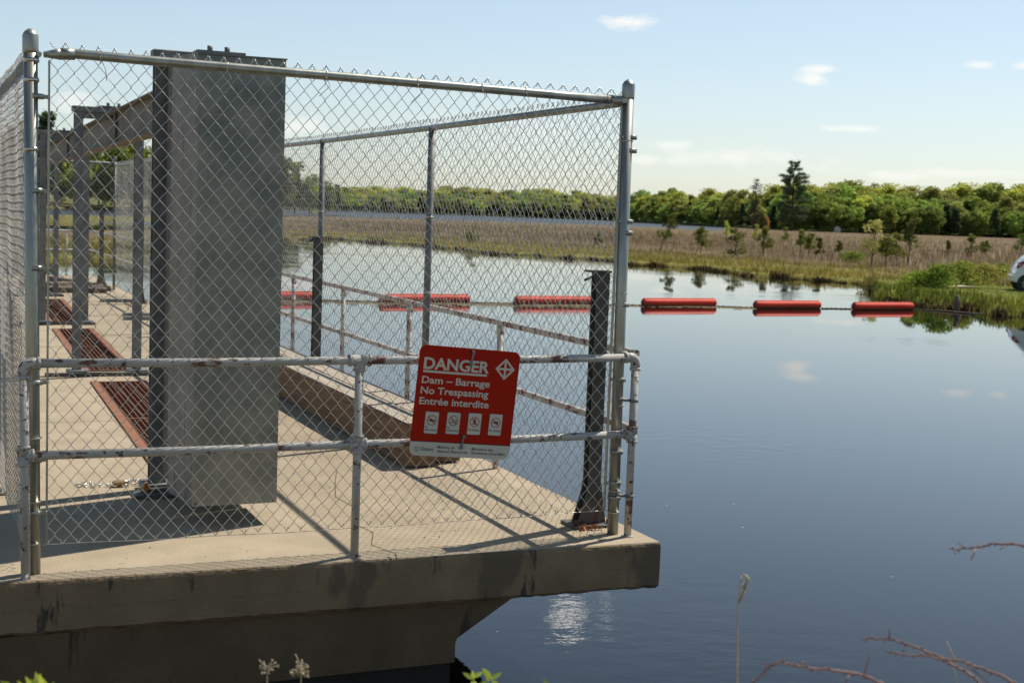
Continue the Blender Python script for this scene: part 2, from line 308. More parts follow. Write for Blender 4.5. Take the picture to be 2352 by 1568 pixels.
def land_col(x, y, d0, px):
    s = (y - d0); n = noise2(x, y, .35, 8)[..., None]; n2_ = noise2(x, y, 1.4, 9)[..., None]
    k = np.clip((s - 9) / 16 + .9 * n[..., 0] * .5, 0, 1)[..., None]; c = (GREEN * (1 - .5 * k) + OLIVE * .5 * k)
    kb = np.clip((s - 12) / 20, 0, 1)[..., None]; c = c * (1 - kb) + BROWN * kb
    c = c * (1 + .25 * n2_)
    lw = (np.clip((px - 2010 + 30 * n[..., 0]) / 40, 0, 1) * np.clip(1 - (y - 53 - 5 * n[..., 0] - 4 * n2_[..., 0]) / 7, 0, 1))[..., None]; c = c * (1 - lw) + LAWN * (1 + .2 * n2_) * lw
    st = noise2(x * .25, y, .16, 41)[..., None] + .6 * noise2(x * .5, y, .5, 42)[..., None]; c = c * (1 + .42 * st * kb) + np.array((.02, .03, -.005)) * np.clip(st, 0, 1) * kb
    e = np.clip(1 - s / .9, 0, 1)[..., None]; c = c * (1 - e) + MUD * e
    return np.clip(c, .005, 1)
NR = 70; V = []; d0s = []
for px in PXS:
    px = float(px)
    a = land_dist(px, interp(px, near_edge)); a += .6 * math.sin(px * .043) + .45 * math.sin(px * .11) + .25 * math.sin(px * .31 + 1) + .2 * math.sin(px * .83)
    zf = wp(px, interp(px, far_edge), .2).y if px < 1655 else 600.0
    tx = wp(px, 700, 0); tx = tx.x / tx.y; d0s.append((px, a, zf, tx))
rows = []
for px, a, b_, tx in d0s:
    tt = np.linspace(0, 1, NR); ys = a + (b_ - a) * (tt ** 2.6 * .93 + tt * .02 + .05 * tt ** 1.3)
    ys[0] = a - .3
    rows.append(np.stack([tx * ys, ys, np.full(NR, a), np.full(NR, px)], 1))
rows = np.array(rows); X_, Y_, D_, P_ = rows[..., 0], rows[..., 1], rows[..., 2], rows[..., 3]
Zl = land_z(X_, Y_, D_, P_)
for i, (px, a, b_, tx) in enumerate(d0s):
    if px < 1655: Zl[i, -1] = -.1
V = np.stack([X_, Y_, Zl], -1).reshape(-1, 3); Cc = land_col(X_, Y_, D_, P_).reshape(-1, 3)
nx = len(d0s); I = np.arange((nx - 1) * (NR - 1)); a_ = I // (NR - 1); b__ = I % (NR - 1); q = a_ * NR + b__
npmesh('marsh', V, np.stack([q, q + NR, q + NR + 1, q + 1], 1), 'land', cols=Cc, smooth=True, kind='structure')
tans = np.array([d[3] for d in d0s]); A_d0 = np.array([d[1] for d in d0s]); A_far = np.array([d[2] for d in d0s]); A_px = np.array([d[0] for d in d0s])
def land_h(x, y):
    tx = x / y; return float(land_z(np.array(x), np.array(y), np.interp(tx, tans, A_d0), np.interp(tx, tans, A_px)))
# low spit of land behind the left bank, and hills that carry the far woods
far_shore = [(a, b * 1.094) for a, b in [(-900, 236), (90, 238), (345, 260), (480, 420), (755, 770), (1115, 880), (1404, 900), (1449, 711), (1649, 543), (1730, 480), (1805, 445), (2352, 455), (3000, 470)]]
ng = np.arange(-900, 3000, 14.0); Vv = []; Cv = []; hr = [0, 2, 12, 40, 90, 200, 400, 900]; hz = [-.3, .45, .9, 1.6, 3.2, 6, 9, 11]
for px in ng:
    px = float(px); tx = wp(px, 700, 0); tx = tx.x / tx.y; d = interp(px, far_shore) + 2 * math.sin(px * .09)
    for k, (r_, z_) in enumerate(zip(hr, hz)):
        y = d + r_; Vv.append((tx * y, y, z_ * (1 if px > 380 else 1.0))); g_ = np.array((.14, .135, .05)) if px < 400 else np.array((.07, .085, .03)); Cv.append(g_ if k else MUD)
NR2 = len(hr); I = np.arange((len(ng) - 1) * (NR2 - 1)); q = (I // (NR2 - 1)) * NR2 + I % (NR2 - 1)
npmesh('hills', np.array(Vv), np.stack([q, q + NR2, q + NR2 + 1, q + 1], 1), 'land', cols=np.array(Cv), smooth=True, kind='structure')
Vv = []; Cv = []
for px in np.arange(-900, 480, 14.0):
    p0 = wp(float(px), 511 + 1.5 * math.sin(px * .05), 0); p1 = wp(float(px), 500.5 + 1.5 * math.sin(px * .03), 0)
    for k, t_ in enumerate((0, .08, .5, .92, 1)):
        p = p0.lerp(p1, t_); Vv.append((p.x, p.y, (-.1, .35, .5, .35, -.1)[k])); Cv.append(GREEN * .8)
I = np.arange((len(Vv) // 5 - 1) * 4); q = (I // 4) * 5 + I % 4
npmesh('spit_of_land', np.array(Vv), np.stack([q, q + 5, q + 6, q + 1], 1), 'land', cols=np.array(Cv), smooth=True, kind='structure')
# bank under the viewer
xs = np.linspace(-9, 12, 60); ys = np.linspace(-8, 3.4, 50); XX, YY = np.meshgrid(xs, ys, indexing='ij')
ZZ = np.clip(.72 - np.clip(YY - .6, 0, 9) ** 1.35 * .26, -.3, 1) + .04 * noise2(XX, YY, 2, 4)
V = np.stack([XX, YY, ZZ], -1).reshape(-1, 3); I = np.arange(59 * 49); q = (I // 49) * 50 + I % 49
npmesh('bank', V, np.stack([q, q + 50, q + 51, q + 1], 1), 'bankg', smooth=True, kind='structure')
def bank_z(x, y): return float(np.clip(.72 - max(y - .6, 0) ** 1.35 * .26, -.3, 1))

# ------------------------------------------------------------------ grass and reeds (countless)
def blades(name, n, pick, hgt, wid, colf, label, cat, mt='blade', lean=.25, nb=3):
    P, H, Cb = pick(n); n = len(P); B = n * nb
    base = np.repeat(P, nb, 0); hh = np.repeat(H, nb) * rng.uniform(.55, 1.15, B); sp = np.repeat(H, nb) * .22
    base = base + np.stack([rng.normal(0, 1, B) * sp, rng.normal(0, 1, B) * sp, np.zeros(B)], 1)
    an = rng.uniform(0, np.pi, B); wv = np.stack([np.cos(an), np.sin(an), np.zeros(B)], 1) * (wid * hh * rng.uniform(.7, 1.3, B))[:, None] + 0
    la = rng.uniform(0, 2 * np.pi, B); lv = np.stack([np.cos(la), np.sin(la), np.zeros(B)], 1) * (hh * lean * rng.uniform(0, 1.3, B))[:, None]
    top = base + lv; top[:, 2] += hh
    V = np.stack([base - wv, base + wv, top + wv * .25, top - wv * .25], 1).reshape(-1, 3)
    cc = np.repeat(Cb, nb, 0) * rng.uniform(.5, 1.5, (B, 1)); cc = np.repeat(cc, 4, 0)
    return npmesh(name, V, np.arange(B * 4).reshape(-1, 4), mt, cols=np.clip(cc, 0, 1), label=label, cat=cat, kind='stuff')
def pick_land(smin, smax, hfun, cfun, lo=-700, hi=2800, p=1.0, lawn=None):
    def f(n):
        px = rng.uniform(lo, hi, n); tx = np.interp(px, A_px, tans); a = np.interp(px, A_px, A_d0); b = np.interp(px, A_px, A_far)
        y0 = a + smin; y1 = np.minimum(a + smax, b - 1)
        ok = y1 > y0 + .5; px, tx, a, y0, y1 = px[ok], tx[ok], a[ok], y0[ok], y1[ok]
        uu = rng.uniform(0, 1, len(px)); y = 1 / (1 / y0 * (1 - uu) + 1 / y1 * uu); x = tx * y
        z = land_z(x, y, a, px); P = np.stack([x, y, z - .02], 1); s = y - a; keep = np.ones(len(px), bool)
        if lawn is not None:
            isl = (px > 2003) & (y < 56 + 5 * noise2(x, y, .3, 21)); keep = isl if lawn else ~isl
            keep &= (rng.uniform(0, 1, len(px)) < .30 + 1 / (1 + np.exp(-6 * noise2(x, y * .6, .42, 61) - 3 * noise2(x, y * .5, 1.6, 62)))) | (s < 8) | bool(lawn)
        return P[keep], hfun(x, y, s)[keep], cfun(x, y, s)[keep]
    return f
def gcol(base, var, sd):
    def f(x, y, s):
        n = (noise2(x, y, .5, sd) * .6 + noise2(x, y, .11, sd + 50) * .9)[:, None]; return base * (1 + .5 * n) + var * np.clip(n + rng.normal(0, .3, (len(x), 1)), 0, 1)
    return f
blades('marsh_grass', 30000, pick_land(.3, 26, lambda x, y, s: rng.uniform(.10, .30, len(x)) * (1 - .6 * noise2(x, y, .6, 2)), gcol(np.array((.25, .22, .055)), np.array((.26, .14, .06)), 11), lawn=False), None, .07, None, 'green and straw marsh grass along the pond edge', 'grass')
blades('dead_cattails', 78000, pick_land(11, 500, lambda x, y, s: rng.uniform(.2, .7, len(x)) * np.clip(s / 50, .3, 1) * np.where(np.interp(x / y, tans, A_px) < 1660, np.clip((np.interp(x / y, tans, A_far) - y) / 160, .2, 1), 1), gcol(np.array((.245, .172, .10)), np.array((.12, .15, .05)), 12), lawn=False), None, .035, None, 'brown dead cattail reeds covering the middle of the marsh', 'reeds', lean=.18)
blades('pale_reeds', 15000, pick_land(9, 260, lambda x, y, s: rng.uniform(.3, .75, len(x)) * np.clip(s / 40, .45, 1) * np.where(np.interp(x / y, tans, A_px) < 1660, np.clip((np.interp(x / y, tans, A_far) - y) / 160, .25, 1), 1), gcol(np.array((.48, .39, .26)), np.array((.2, .18, .14)), 13), lawn=False), None, .04, None, 'pale bleached reed stalks standing among the brown cattails', 'reeds', nb=2)
blades('lawn_grass', 26000, pick_land(.1, 34, lambda x, y, s: np.where(s < 2.6, rng.uniform(.10, .30, len(x)), rng.uniform(.04, .09, len(x))), gcol(np.array((.175, .205, .035)), np.array((.12, .06, .02)), 14), lo=1998, hi=2700, lawn=True), None, .09, None, 'bright green grass on the mown point beside the pond', 'grass')
def pick_shore(n):
    px = rng.uniform(300, 2500, n); tx = np.interp(px, A_px, tans); a = np.interp(px, A_px, A_d0); y = a + rng.uniform(-.25, .45, n) + .3; x = tx * y
    return np.stack([x, y, np.full(n, -.03)], 1), rng.uniform(.05, .22, n) * np.clip(.75 + 1.6 * noise2(x, y, 1.7, 31), .15, 1.5), np.where(rng.uniform(0, 1, (n, 1)) < .6, MUD * 1.1, OLIVE * .8)
blades('shore_roots', 9000, pick_shore, None, .16, None, 'dark roots and sedge stubble at the waterline', 'sedge', lean=.5)

# ------------------------------------------------------------------ foliage generators
def leafcloud(P, size, cols, flat=0.0):
    n = len(P); a = rng.normal(0, 1, (n, 3)); a[:, 2] *= (1 - flat); a /= np.linalg.norm(a, axis=1)[:, None] + 1e-9
    b = rng.normal(0, 1, (n, 3)); b[:, 2] *= (1 - flat); b -= a * (a * b).sum(1)[:, None]; b /= np.linalg.norm(b, axis=1)[:, None] + 1e-9
    s = (size * rng.uniform(.6, 1.4, n))[:, None]; a = a * s; b = b * s * rng.uniform(.5, .9, (n, 1))
    V = np.stack([P - a, P - b, P + a, P + b], 1).reshape(-1, 3)
    return V, np.repeat(cols, 4, 0)
def lobes_crown(nl, n, H, wd, z0, leaf, base, var, rnd, ybias=0):
    L_ = []
    for k in range(nl):
        t_ = rnd.uniform(0, 1); z = z0 + (H - z0) * (.05 + .87 * t_); rr = wd * (.55 + .5 * math.sin(math.pi * min(1, .25 + t_ * .75))) * .5
        an = rnd.uniform(0, 6.28); d = rr * rnd.uniform(.2, 1.0) * (1 - .45 * t_); s = wd * rnd.uniform(.14, .26) * (1.15 - .45 * t_) * (rnd.uniform(.42, .72) if nl > 30 else 1)
        if nl > 30:      # big trees: lobes fill an uneven egg-shaped crown
            cz = rnd.uniform(-1, 1); rad_ = rnd.uniform(.45, 1.0) * rnd.uniform(.82, 1.12); q_ = math.sqrt(1 - cz * cz) * wd * .42 * rad_; narrow = (1.25 - (.5 + .5 * cz * rad_) * 1.15) if wd < 6 else 1
            x_, y_, z = math.cos(an) * q_ * narrow, math.sin(an) * q_ * narrow, H * .50 + cz * rad_ * H * .47; s = wd * rnd.uniform(.07, .15)
            L_.append((x_, y_, z, s, rnd.uniform(.75, 1.25))); continue
        L_.append((math.cos(an) * d, math.sin(an) * d, min(z, H - s * .7), s, rnd.uniform(.8, 1.25)))
    P = []; C_ = []
    per = n // nl
    for x, y, z, s, br in L_:
        v = rng.normal(0, 1, (per, 3)); v /= np.linalg.norm(v, axis=1)[:, None]; r_ = (rng.uniform(.5, 1.08, (per, 1)) + np.abs(rng.normal(0, .28 if nl > 30 else .16, (per, 1)))) * s; q = v * r_ * np.array((1, 1, .72)) + np.array((x, y, z)); P.append(q)
        C_.append(np.tile(base * br, (per, 1)) + var * rng.uniform(-.5, .9, (per, 1)))
    P = np.concatenate(P); C_ = np.clip(np.concatenate(C_), .004, 1)
    return leafcloud(P, leaf, C_), L_
def trunk_mesh(H, r, L_, parent, rnd, lean=(0, 0), mt='bark', top=.8):
    mb = MB(); mb.tube([(0, 0, -.3), (lean[0] * .3, lean[1] * .3, H * .3), (lean[0] * .7 + .01 * H, lean[1] * .7, H * .6), (lean[0], lean[1], H * top)], r, 7, r1=r * .25)
    for x, y, z, s, br in L_[:9]:
        z1 = min(z * .65, H * .6); f = z1 / (H * top); mb.tube([(lean[0] * f, lean[1] * f, z1), (x * .5 + lean[0] * f * .5, y * .5, (z1 + z) / 2 + .02 * H), (x, y, z)], r * .4, 5, r1=r * .08)
    return mb.build('trunk', mt, parent)
def tree(name, label, cat, H, wd, loc, seed, base, var, leaf=.4, n=2600, nl=16, z0=.12, group=None, mt='leafo', trunk_r=None, lean=(0, 0), rz=0, bark='bark'):
    rnd = random.Random(seed); e = empty(name, label, cat, loc, rz, group)
    (V, Cx), L_ = lobes_crown(nl, n, H, wd, H * z0, leaf, np.array(base), np.array(var), rnd)
    if lean != (0, 0):
        f = V[:, 2:3] / H; V = V + f * np.array((lean[0], lean[1], 0))
        L_ = [(x + lean[0] * z / H, y + lean[1] * z / H, z, s, b_) for x, y, z, s, b_ in L_]
    trunk_mesh(H, trunk_r or H * .014, L_, e, rnd, lean, bark)
    npmesh('crown', V, np.arange(len(V)).reshape(-1, 4), mt, e, cols=Cx)
    return e
# far woods: prototypes, then copies
KINDS = [
    ('leafy_tree', 'yellow-green spring tree in the far wood across the marsh', (.50, .51, .10), (.12, .10, .03), 12.5, 9.0, 70, .0),
    ('leafy_tree', 'mid green broadleaf tree in the far wood across the marsh', (.34, .42, .09), (.08, .08, .03), 12.5, 8.6, 74, .0),
    ('leafy_tree', 'pale olive broadleaf tree in the far wood across the marsh', (.43, .45, .13), (.08, .08, .04), 11.5, 8.2, 66, .0),
    ('dark_conifer', 'dark conifer standing among the far wood across the marsh', (.11, .16, .07), (.03, .04, .015), 12.5, 5.2, 70, .0),
    ('leafy_tree', 'deep green rounded tree in the far wood across the marsh', (.24, .33, .08), (.06, .07, .02), 11.5, 8.2, 66, .0),
]
protos = []
for i, (nm, lb, b_, v_, H_, w_, nl_, z0_) in enumerate(KINDS):
    protos.append(tree(nm, lb, 'tree', H_, w_, (0, 0, -500), 10 + i, b_, v_, .25, 8000, nl_, z0_, group=('dark conifers' if i == 3 else 'leafy trees') + ' in the far wood', mt='leafo'))
used = [False] * 5
KW = ['yellow-green spring tree', 'mid green broadleaf tree', 'pale olive broadleaf tree', 'dark conifer', 'deep green rounded tree']
GP = {}
def put(k, loc, rz, s, where):
    if not used[k]: used[k] = True; o = protos[k]; o.location = loc; o.rotation_euler = (0, 0, rz); o.scale = s
    else: o = duptree(protos[k], loc, rz, s)
    o['label'] = KW[k] + ' ' + where; o['group'] = KW[k] + 's ' + where; return o
rt = random.Random(77)
top_line = [(560, 395), (640, 400), (700, 425), (755, 431), (1000, 428), (1200, 435), (1400, 444), (1450, 436), (1550, 434), (1650, 440), (1800, 424), (1900, 420), (2000, 418), (2100, 422), (2200, 428), (2352, 424), (2700, 430)]
hor = lambda px: 490 + .038 * (px - 1176)
count = 0
for row, (dr, hs, step) in enumerate([(4, .62, 1.0), (16, .8, .92), (34, 1.0, 1.0), (62, 1.18, 1.1)]):
    px = 500.0 if row else 520.0
    while px < 2560:
        d = interp(px, far_shore) + dr * (1.6 if px < 1430 else 1) + rt.uniform(-4, 4); tx = wp(px, 700); tx = tx.x / tx.y
        zb = float(np.interp(d - interp(px, far_shore), hr, hz))
        topz = HC + (hor(px) - interp(px, top_line)) * d / F
        Hh = max(5, (topz - zb) * (hs if row < 2 else 1.0) * rt.uniform(.88, 1.14)) * (1 if row < 3 else 1.0)
        if row == 0: ks = [3, 4, 1, 1, 2, 2, 4]
        elif row == 1: ks = [1, 4, 3, 2, 0, 0, 1]
        elif row == 2: ks = [0, 1, 0, 2, 1, 0, 4]
        else: ks = [0, 0, 2, 1, 0, 0]
        k = rt.choice(ks); H0 = KINDS[k][4]; sc_ = Hh / H0; wf = rt.uniform(.95, 1.3) * (1.75 if px < 1430 else 1.08)
        put(k, (tx * d, d, zb - .2), rt.uniform(0, 6.28), (sc_ * wf, sc_ * wf, sc_), ('in front rows' if row < 2 else 'in back rows') + ' of far wood, ' + ('behind the mesh' if px < 1425 else 'between corner post and tall pine' if px < 1800 else 'right of the tall pine')); count += 1
        wpx = KINDS[k][5] * sc_ * wf * F / d; px += wpx * .47 * step * rt.uniform(.75, 1.2)
for px, d, H_, k in [(20, 245, 15, 1), (60, 262, 17, 4), (105, 250, 18.5, 3), (140, 262, 12, 0), (185, 250, 9, 1), (225, 262, 13.5, 1), (262, 250, 12.5, 4), (300, 258, 13.5, 0), (345, 250, 12, 1), (385, 268, 13, 4), (430, 300, 13, 3), (470, 330, 14, 1), (590, 300, 17, 3), (640, 305, 14, 4), (672, 330, 12.5, 3), (705, 350, 10.5, 1), (742, 380, 9.5, 4), (768, 400, 9, 3), (-60, 250, 15, 1), (-140, 250, 14, 0)]:
    tx = wp(px, 700); tx = tx.x / tx.y; d *= 1.094; H_ *= 1.08; sc_ = H_ / KINDS[k][4]; put(k, (tx * d, d, .6), rt.uniform(0, 6), (sc_, sc_, sc_), 'on the left shore seen between the hoist legs' if px < 500 else 'on the wooded point just right of the tall steel box'); count += 1
print('far trees', count)

# tall white pine above the wood
def pine(name, label, loc, H, seed, base, dead=False, wide=1.0, topflat=True):
    rnd = random.Random(seed); e = empty(name, label, 'tree', loc); mb = MB(); P = []; C_ = []
    mb.tube([(0, 0, -.5), (.1, 0, H * .4), (-.1, .1, H * .75), (.15, 0, H * .97)], .42 if not dead else .3, 8, r1=.06)
    z = H * .12
    while z < H * .98:
        t_ = z / H; prof = (1.0 if t_ < .5 else 1 - (t_ - .5) * .5); n_b = rnd.randint(3, 5); a0 = rnd.uniform(0, 6.28)
        for k in range(n_b):
            an = a0 + k * 6.28 / n_b + rnd.uniform(-.4, .4); ln = wide * 4.6 * prof * rnd.uniform(.45, 1.15) * (.55 if t_ > .9 else 1); rise = ln * rnd.uniform(.02, .3)
            ex, ey = math.cos(an) * ln, math.sin(an) * ln; mb.tube([(0, 0, z), (ex * .5, ey * .5, z + rise * .3), (ex, ey, z + rise)], .07, 4, r1=.015)
            m_n = int((620 if not dead else 110) * (ln / 4)); tt = rng.uniform(.35, 1.06, m_n) ** .8; sp = .16 + .34 * tt * (ln / 4)
            q = np.stack([ex * tt + rng.normal(0, 1, m_n) * sp, ey * tt + rng.normal(0, 1, m_n) * sp, z + rise * tt ** 1.5 + rng.normal(.1, .3, m_n)], 1); P.append(q); C_.append(np.array(base) * rng.uniform(.6, 1.5, (m_n, 1)))
        z += H * rnd.uniform(.035, .062) if not dead else H * rnd.uniform(.03, .06)
    mb.build('trunk', 'bark', e); P = np.concatenate(P); C_ = np.concatenate(C_); V, Cx = leafcloud(P, .15, C_, .35)
    npmesh('crown', V, np.arange(len(V)).reshape(-1, 4), 'needle', e, cols=Cx); return e
def farpos(px, d, z): tx = wp(px, 700); return Vector((tx.x / tx.y * d, d, z))
pine('white_pine', 'tall dark pine with layered branches rising high above the far wood', farpos(1807, 470, .3), 24.4, 3, (.14, .19, .085))
pine('thin_pine', 'thin grey half-bare pine just left of the tall dark pine', farpos(1722, 480, .3), 17.2, 8, (.10, .10, .055), dead=True, wide=.55)

# saplings and bushes on the marsh
SAP = [  # base px, py, top py, width m, lean px, colour, name, label
    (1515, 572, 484, 1.5, 28, (.085, .095, .02), 'leaning dark cedar sapling nearest the fence post, trunk bent to the right'),
    (1609, 583, 513, 1.5, 2, (.10, .105, .022), 'small round-topped cedar sapling right of the leaning one'),
    (1668, 545, 505, 1.9, 0, (.27, .30, .06), 'pale yellow-green bush at the end of the far water strip'),
    (1688, 588, 508, 1.7, 2, (.085, .095, .02), 'cedar sapling standing in front of the pale bush by the far water'),
    (1752, 587, 520, 1.5, 3, (.10, .10, .025), 'cedar sapling below and left of the tall pine'),
    (1735, 547, 512, 2.3, 0, (.24, .24, .045), 'low yellow bush on the marsh left of the tall pine'),
    (1760, 540, 492, 1.5, 0, (.28, .16, .055), 'rusty orange-leaved young tree left of the tall pine'),
    (1803, 555, 518, 1.4, 0, (.13, .14, .03), 'small round bush under the tall pine'),
    (1838, 583, 520, 1.3, 0, (.12, .13, .03), 'thin sapling right of the tall pine, left of a pair'),
    (1857, 588, 526, 1.2, 2, (.10, .11, .025), 'thin sapling right of the tall pine, right of a pair'),
    (1888, 600, 542, .8, -10, (.09, .09, .03), 'bent bare-stemmed sapling in the cattails'),
    (1925, 590, 548, .8, 0, (.11, .10, .03), 'short scrubby sapling in the cattails'),
    (2000, 612, 500, 2.0, 6, (.24, .225, .07), 'tall pale yellow-leaved sapling on the marsh'),
    (2032, 620, 535, 1.3, 3, (.10, .105, .02), 'cedar sapling just right of the yellow-leaved one'),
    (2060, 618, 538, 1.4, -6, (.11, .11, .02), 'slim cedar sapling between two taller ones'),
    (2082, 616, 490, 1.5, 14, (.08, .085, .02), 'tallest dark cedar sapling right of the yellow-leaved one'),
    (2176, 598, 553, .9, 0, (.12, .11, .03), 'small cedar alone in the reeds beyond the green bushes'),
    (2230, 596, 520, 1.2, 4, (.10, .10, .025), 'upright cedar sapling in the reeds above the green bushes'),
    (2262, 598, 552, 1.3, 0, (.09, .10, .025), 'squat cedar right of the upright sapling'),
    (2338, 600, 535, 2.0, 12, (.10, .12, .025), 'dark green tree right behind the white car'),
    (1085, 556, 503, 2.0, 0, (.14, .15, .04), 'bushy sapling seen through the wire mesh right of the second post'),
    (1375, 563, 528, 1.5, 0, (.12, .12, .035), 'small bush on the marsh seen through the mesh near the corner post'),
]
for i, (px, py, ty, wd, ln, c_, lb) in enumerate(SAP):
    p = wp(px, py, .25); sc_ = p.y / F; H_ = (py - ty) * sc_; p.z = land_h(p.x, p.y) - .05
    tree('sapling' if 'bush' not in lb else 'bush', lb, 'bush' if ' bush' in lb else 'young tree', H_, min(wd, H_ * .8) * .88, p, 40 + i, tuple(q * 2.0 for q in c_), (.04, .04, .01), .06 if H_ > 2 else .05, 1100, 15, .34 if 'bush' not in lb else .02, mt='leaf', trunk_r=.045 * H_ / 4 + .01, lean=(ln * sc_, 0))
for i, (px, py, ty, wd, c_, lb) in enumerate([(2112, 652, 612, 1.5, (.17, .22, .03), 'low bright green bush at the left of the point'), (2160, 655, 598, 1.7, (.15, .20, .03), 'full leafy green bush on the point'), (2210, 648, 592, 1.8, (.21, .23, .04), 'yellow-green bush on the point nearest the stone slab'), (2262, 640, 600, 1.6, (.23, .22, .05), 'straw-tipped shrub between the bushes and the car'), (1955, 600, 572, 2.6, (.14, .17, .03), 'broad low green bush at the marsh edge before the yellow-leaved sapling'), (2300, 632, 598, 1.5, (.2, .21, .05), 'small shrub just left of the white car')]):
    p = wp(px, py, .5 if px > 2000 else .25); sc_ = p.y / F; H_ = (py - ty) * sc_; p.z = land_h(p.x, p.y) - .05
    tree('bush', lb, 'bush', H_, wd * 1.1, p, 80 + i, tuple(q * 1.6 for q in c_), (.08, .07, .02), .045, 2300, 26, 0.0, mt='leaf', trunk_r=.02)

# ------------------------------------------------------------------ boom of red floats
floats = [(1470, 1648, 703), (1727, 1888, 708), (1953, 2101, 711), (1177, 1372, 698.5), (868, 1081, 694.5), (545, 727, 689)]
names_f = ['red float boom section just right of the corner fence post', 'red float boom section in the middle of the three in open view', 'red float boom section touching the grassy point', 'red float boom section behind the mesh at the steel post', 'red float boom section behind the mesh in the middle', 'red float boom section half hidden by the tall steel box']
ends = []
for (x0, x1, y0), lb in zip(floats, names_f):
    p0 = wp(x0, y0 - 1, 0); p1 = wp(x1, y0 + 1.5 * (x1 - x0) / 170 - .5, 0); c = (p0 + p1) / 2; d = p1 - p0; Ln = d.length; rz = math.atan2(d.y, d.x)
    rz += .13; e = empty('boom_float', lb, 'float', (c.x, c.y, .015), rz, 'red floats of the safety boom'); r_ = .128
    mb = MB(); n = 28; prof = []
    for j in range(n):
        an = 2 * math.pi * j / n; prof.append((math.cos(an) * r_, .085 + math.sin(an) * r_))
    ribs = [(-Ln / 2, .93), (-Ln / 2 + .04, 1.0), (-Ln / 2 + .08, 1.0)]; k_ = 12
    xs_ = [-Ln / 2, -Ln / 2 + .03] + [(-Ln / 2 + .03) + (Ln - .06) * q / k_ for q in range(1, k_)] + [Ln / 2 - .03, Ln / 2]
    vs = []; fs = []
    for i, x in enumerate(xs_):
        f_ = .9 if i in (0, len(xs_) - 1) else 1
        for a_, z_ in prof: vs.append((x, a_ * f_, .085 + (z_ - .085) * f_))
    for i in range(len(xs_) - 1):
        for j in range(n): fs.append((i * n + j, (i + 1) * n + j, (i + 1) * n + (j + 1) % n, i * n + (j + 1) % n))
    mb.add(vs, fs, 0, True); mb.m = [1 if sum(vs[i][2] for i in f) / 4 < .028 else 0 for f in fs]; mb.build('shell', ['boom', 'scum'], e)
    mb = MB(); mb.box(-Ln / 2 + .02, Ln / 2 - .04, -.05, .05, .200, .226, ch=.006); mb.build('top_fin', 'boom', e)
    for sx in (-1, 1):
        mb = MB(); mb.tube([(sx * (Ln / 2 - .006), 0, .085), (sx * (Ln / 2 + .004), 0, .085)], .112, 20); mb.tube([(sx * Ln / 2, 0, .05), (sx * (Ln / 2 + .06), 0, .04)], .02, 8); mb.build('end_cap', 'boomend', e)
    dn = d.normalized(); ends.append((c - dn * Ln / 2, c + dn * Ln / 2))
ends.sort(key=lambda a: a[0].x); mb = MB()
chain_pts = []
for i in range(len(ends) - 1):
    a, b_ = ends[i][1], ends[i + 1][0]; mb = MB(); pts = [a.lerp(b_, q / 6) + Vector((0, random.uniform(-.06, .06), .012)) for q in range(7)]; mb.tube(pts, .018, 6)
    for q in range(7): mb.box(pts[q].x - .03, pts[q].x + .03, pts[q].y - .03, pts[q].y + .03, -.01, .035)
    tag(mb.build('boom_chain', 'wood'), 'dark connecting chain on the water, link %s' % ['behind the tall steel box', 'left of the second fence post', 'behind the sign side of the mesh', 'between the first two open-water floats', 'between the last two open-water floats'][i] if i < 5 else None, 'chain', 'chains between the red floats')
mb = MB(); e0 = ends[-1][1]; mb.tube([e0, wp(2160, 713, .02), wp(2230, 719, .03), wp(2262, 722, .1)], .02, 6)
tag(mb.build('boom_chain', 'wood'), 'rusty chain running from the last float along the foot of the point', 'chain')
mb = MB(); mb.tube([wp(2139, 705, .02), wp(2170, 686, .2), wp(2200, 663, .42)], .010, 6); tag(mb.build('anchor_cable', 'reed'), 'thin pale cable rising from the water to the stone slab', 'cable')
c = wp(2196, 703, .68); mb = MB(); pr = [(-.62, .0), (-.3, .05), (.1, .07), (.4, .04), (.6, .0), (.5, -.08), (-.5, -.08)]
mb.prism(pr, -.5, .6); slab_o = mb.build('stone_slab', 'concrete'); tag(slab_o, 'flat pale stone slab lying on the grassy point', 'stone'); cc_ = wp(2212, 660, .42); slab_o.location = (cc_.x, cc_.y, land_h(cc_.x, cc_.y) + .02)
p_ = wp(2197, 711, .05); mb = MB(); mb.tube([(0, 0, -.3), (.02, 0, .2), (-.01, 0, .46)], .09, 8, r1=.07); o = mb.build('mooring_post', 'wood'); o.location = p_; tag(o, 'short dark wooden stake at the waterline of the grassy point', 'stake')
# weed and debris drifting along the boom
n = 2600; Pd = []
for (a, b_) in [(ends[0][0], ends[1][1]), (ends[1][1], ends[2][1]), (ends[2][1], ends[3][1]), (ends[3][1], ends[4][0])]:
    k_ = n // 4; t_ = rng.uniform(0, 1, k_); sp = rng.exponential(.35, k_); P = np.outer(1 - t_, np.array(a)) + np.outer(t_, np.array(b_)); P[:, 1] -= .12 + sp * (1.0 if a.x < 2 else .3); P[:, 2] = .004; Pd.append(P)
P = np.concatenate(Pd); n = len(P); an = rng.normal(0, .5, n); ln = rng.uniform(.02, .13, n); a = np.stack([np.cos(an) * ln, np.sin(an) * ln, np.zeros(n)], 1); b = np.stack([-np.sin(an) * .012, np.cos(an) * .012, np.full(n, .004)], 1)
V = np.stack([P - a - b, P + a - b, P + a + b, P - a + b], 1).reshape(-1, 3); cc = np.repeat(np.array((.22, .17, .09)) * rng.uniform(.3, 2.0, (n, 1)), 4, 0)
npmesh('drift_weed', V, np.arange(n * 4).reshape(-1, 4), 'blade', cols=cc, label='thin line of drifting reed bits along the floats', cat='weed', kind='stuff')
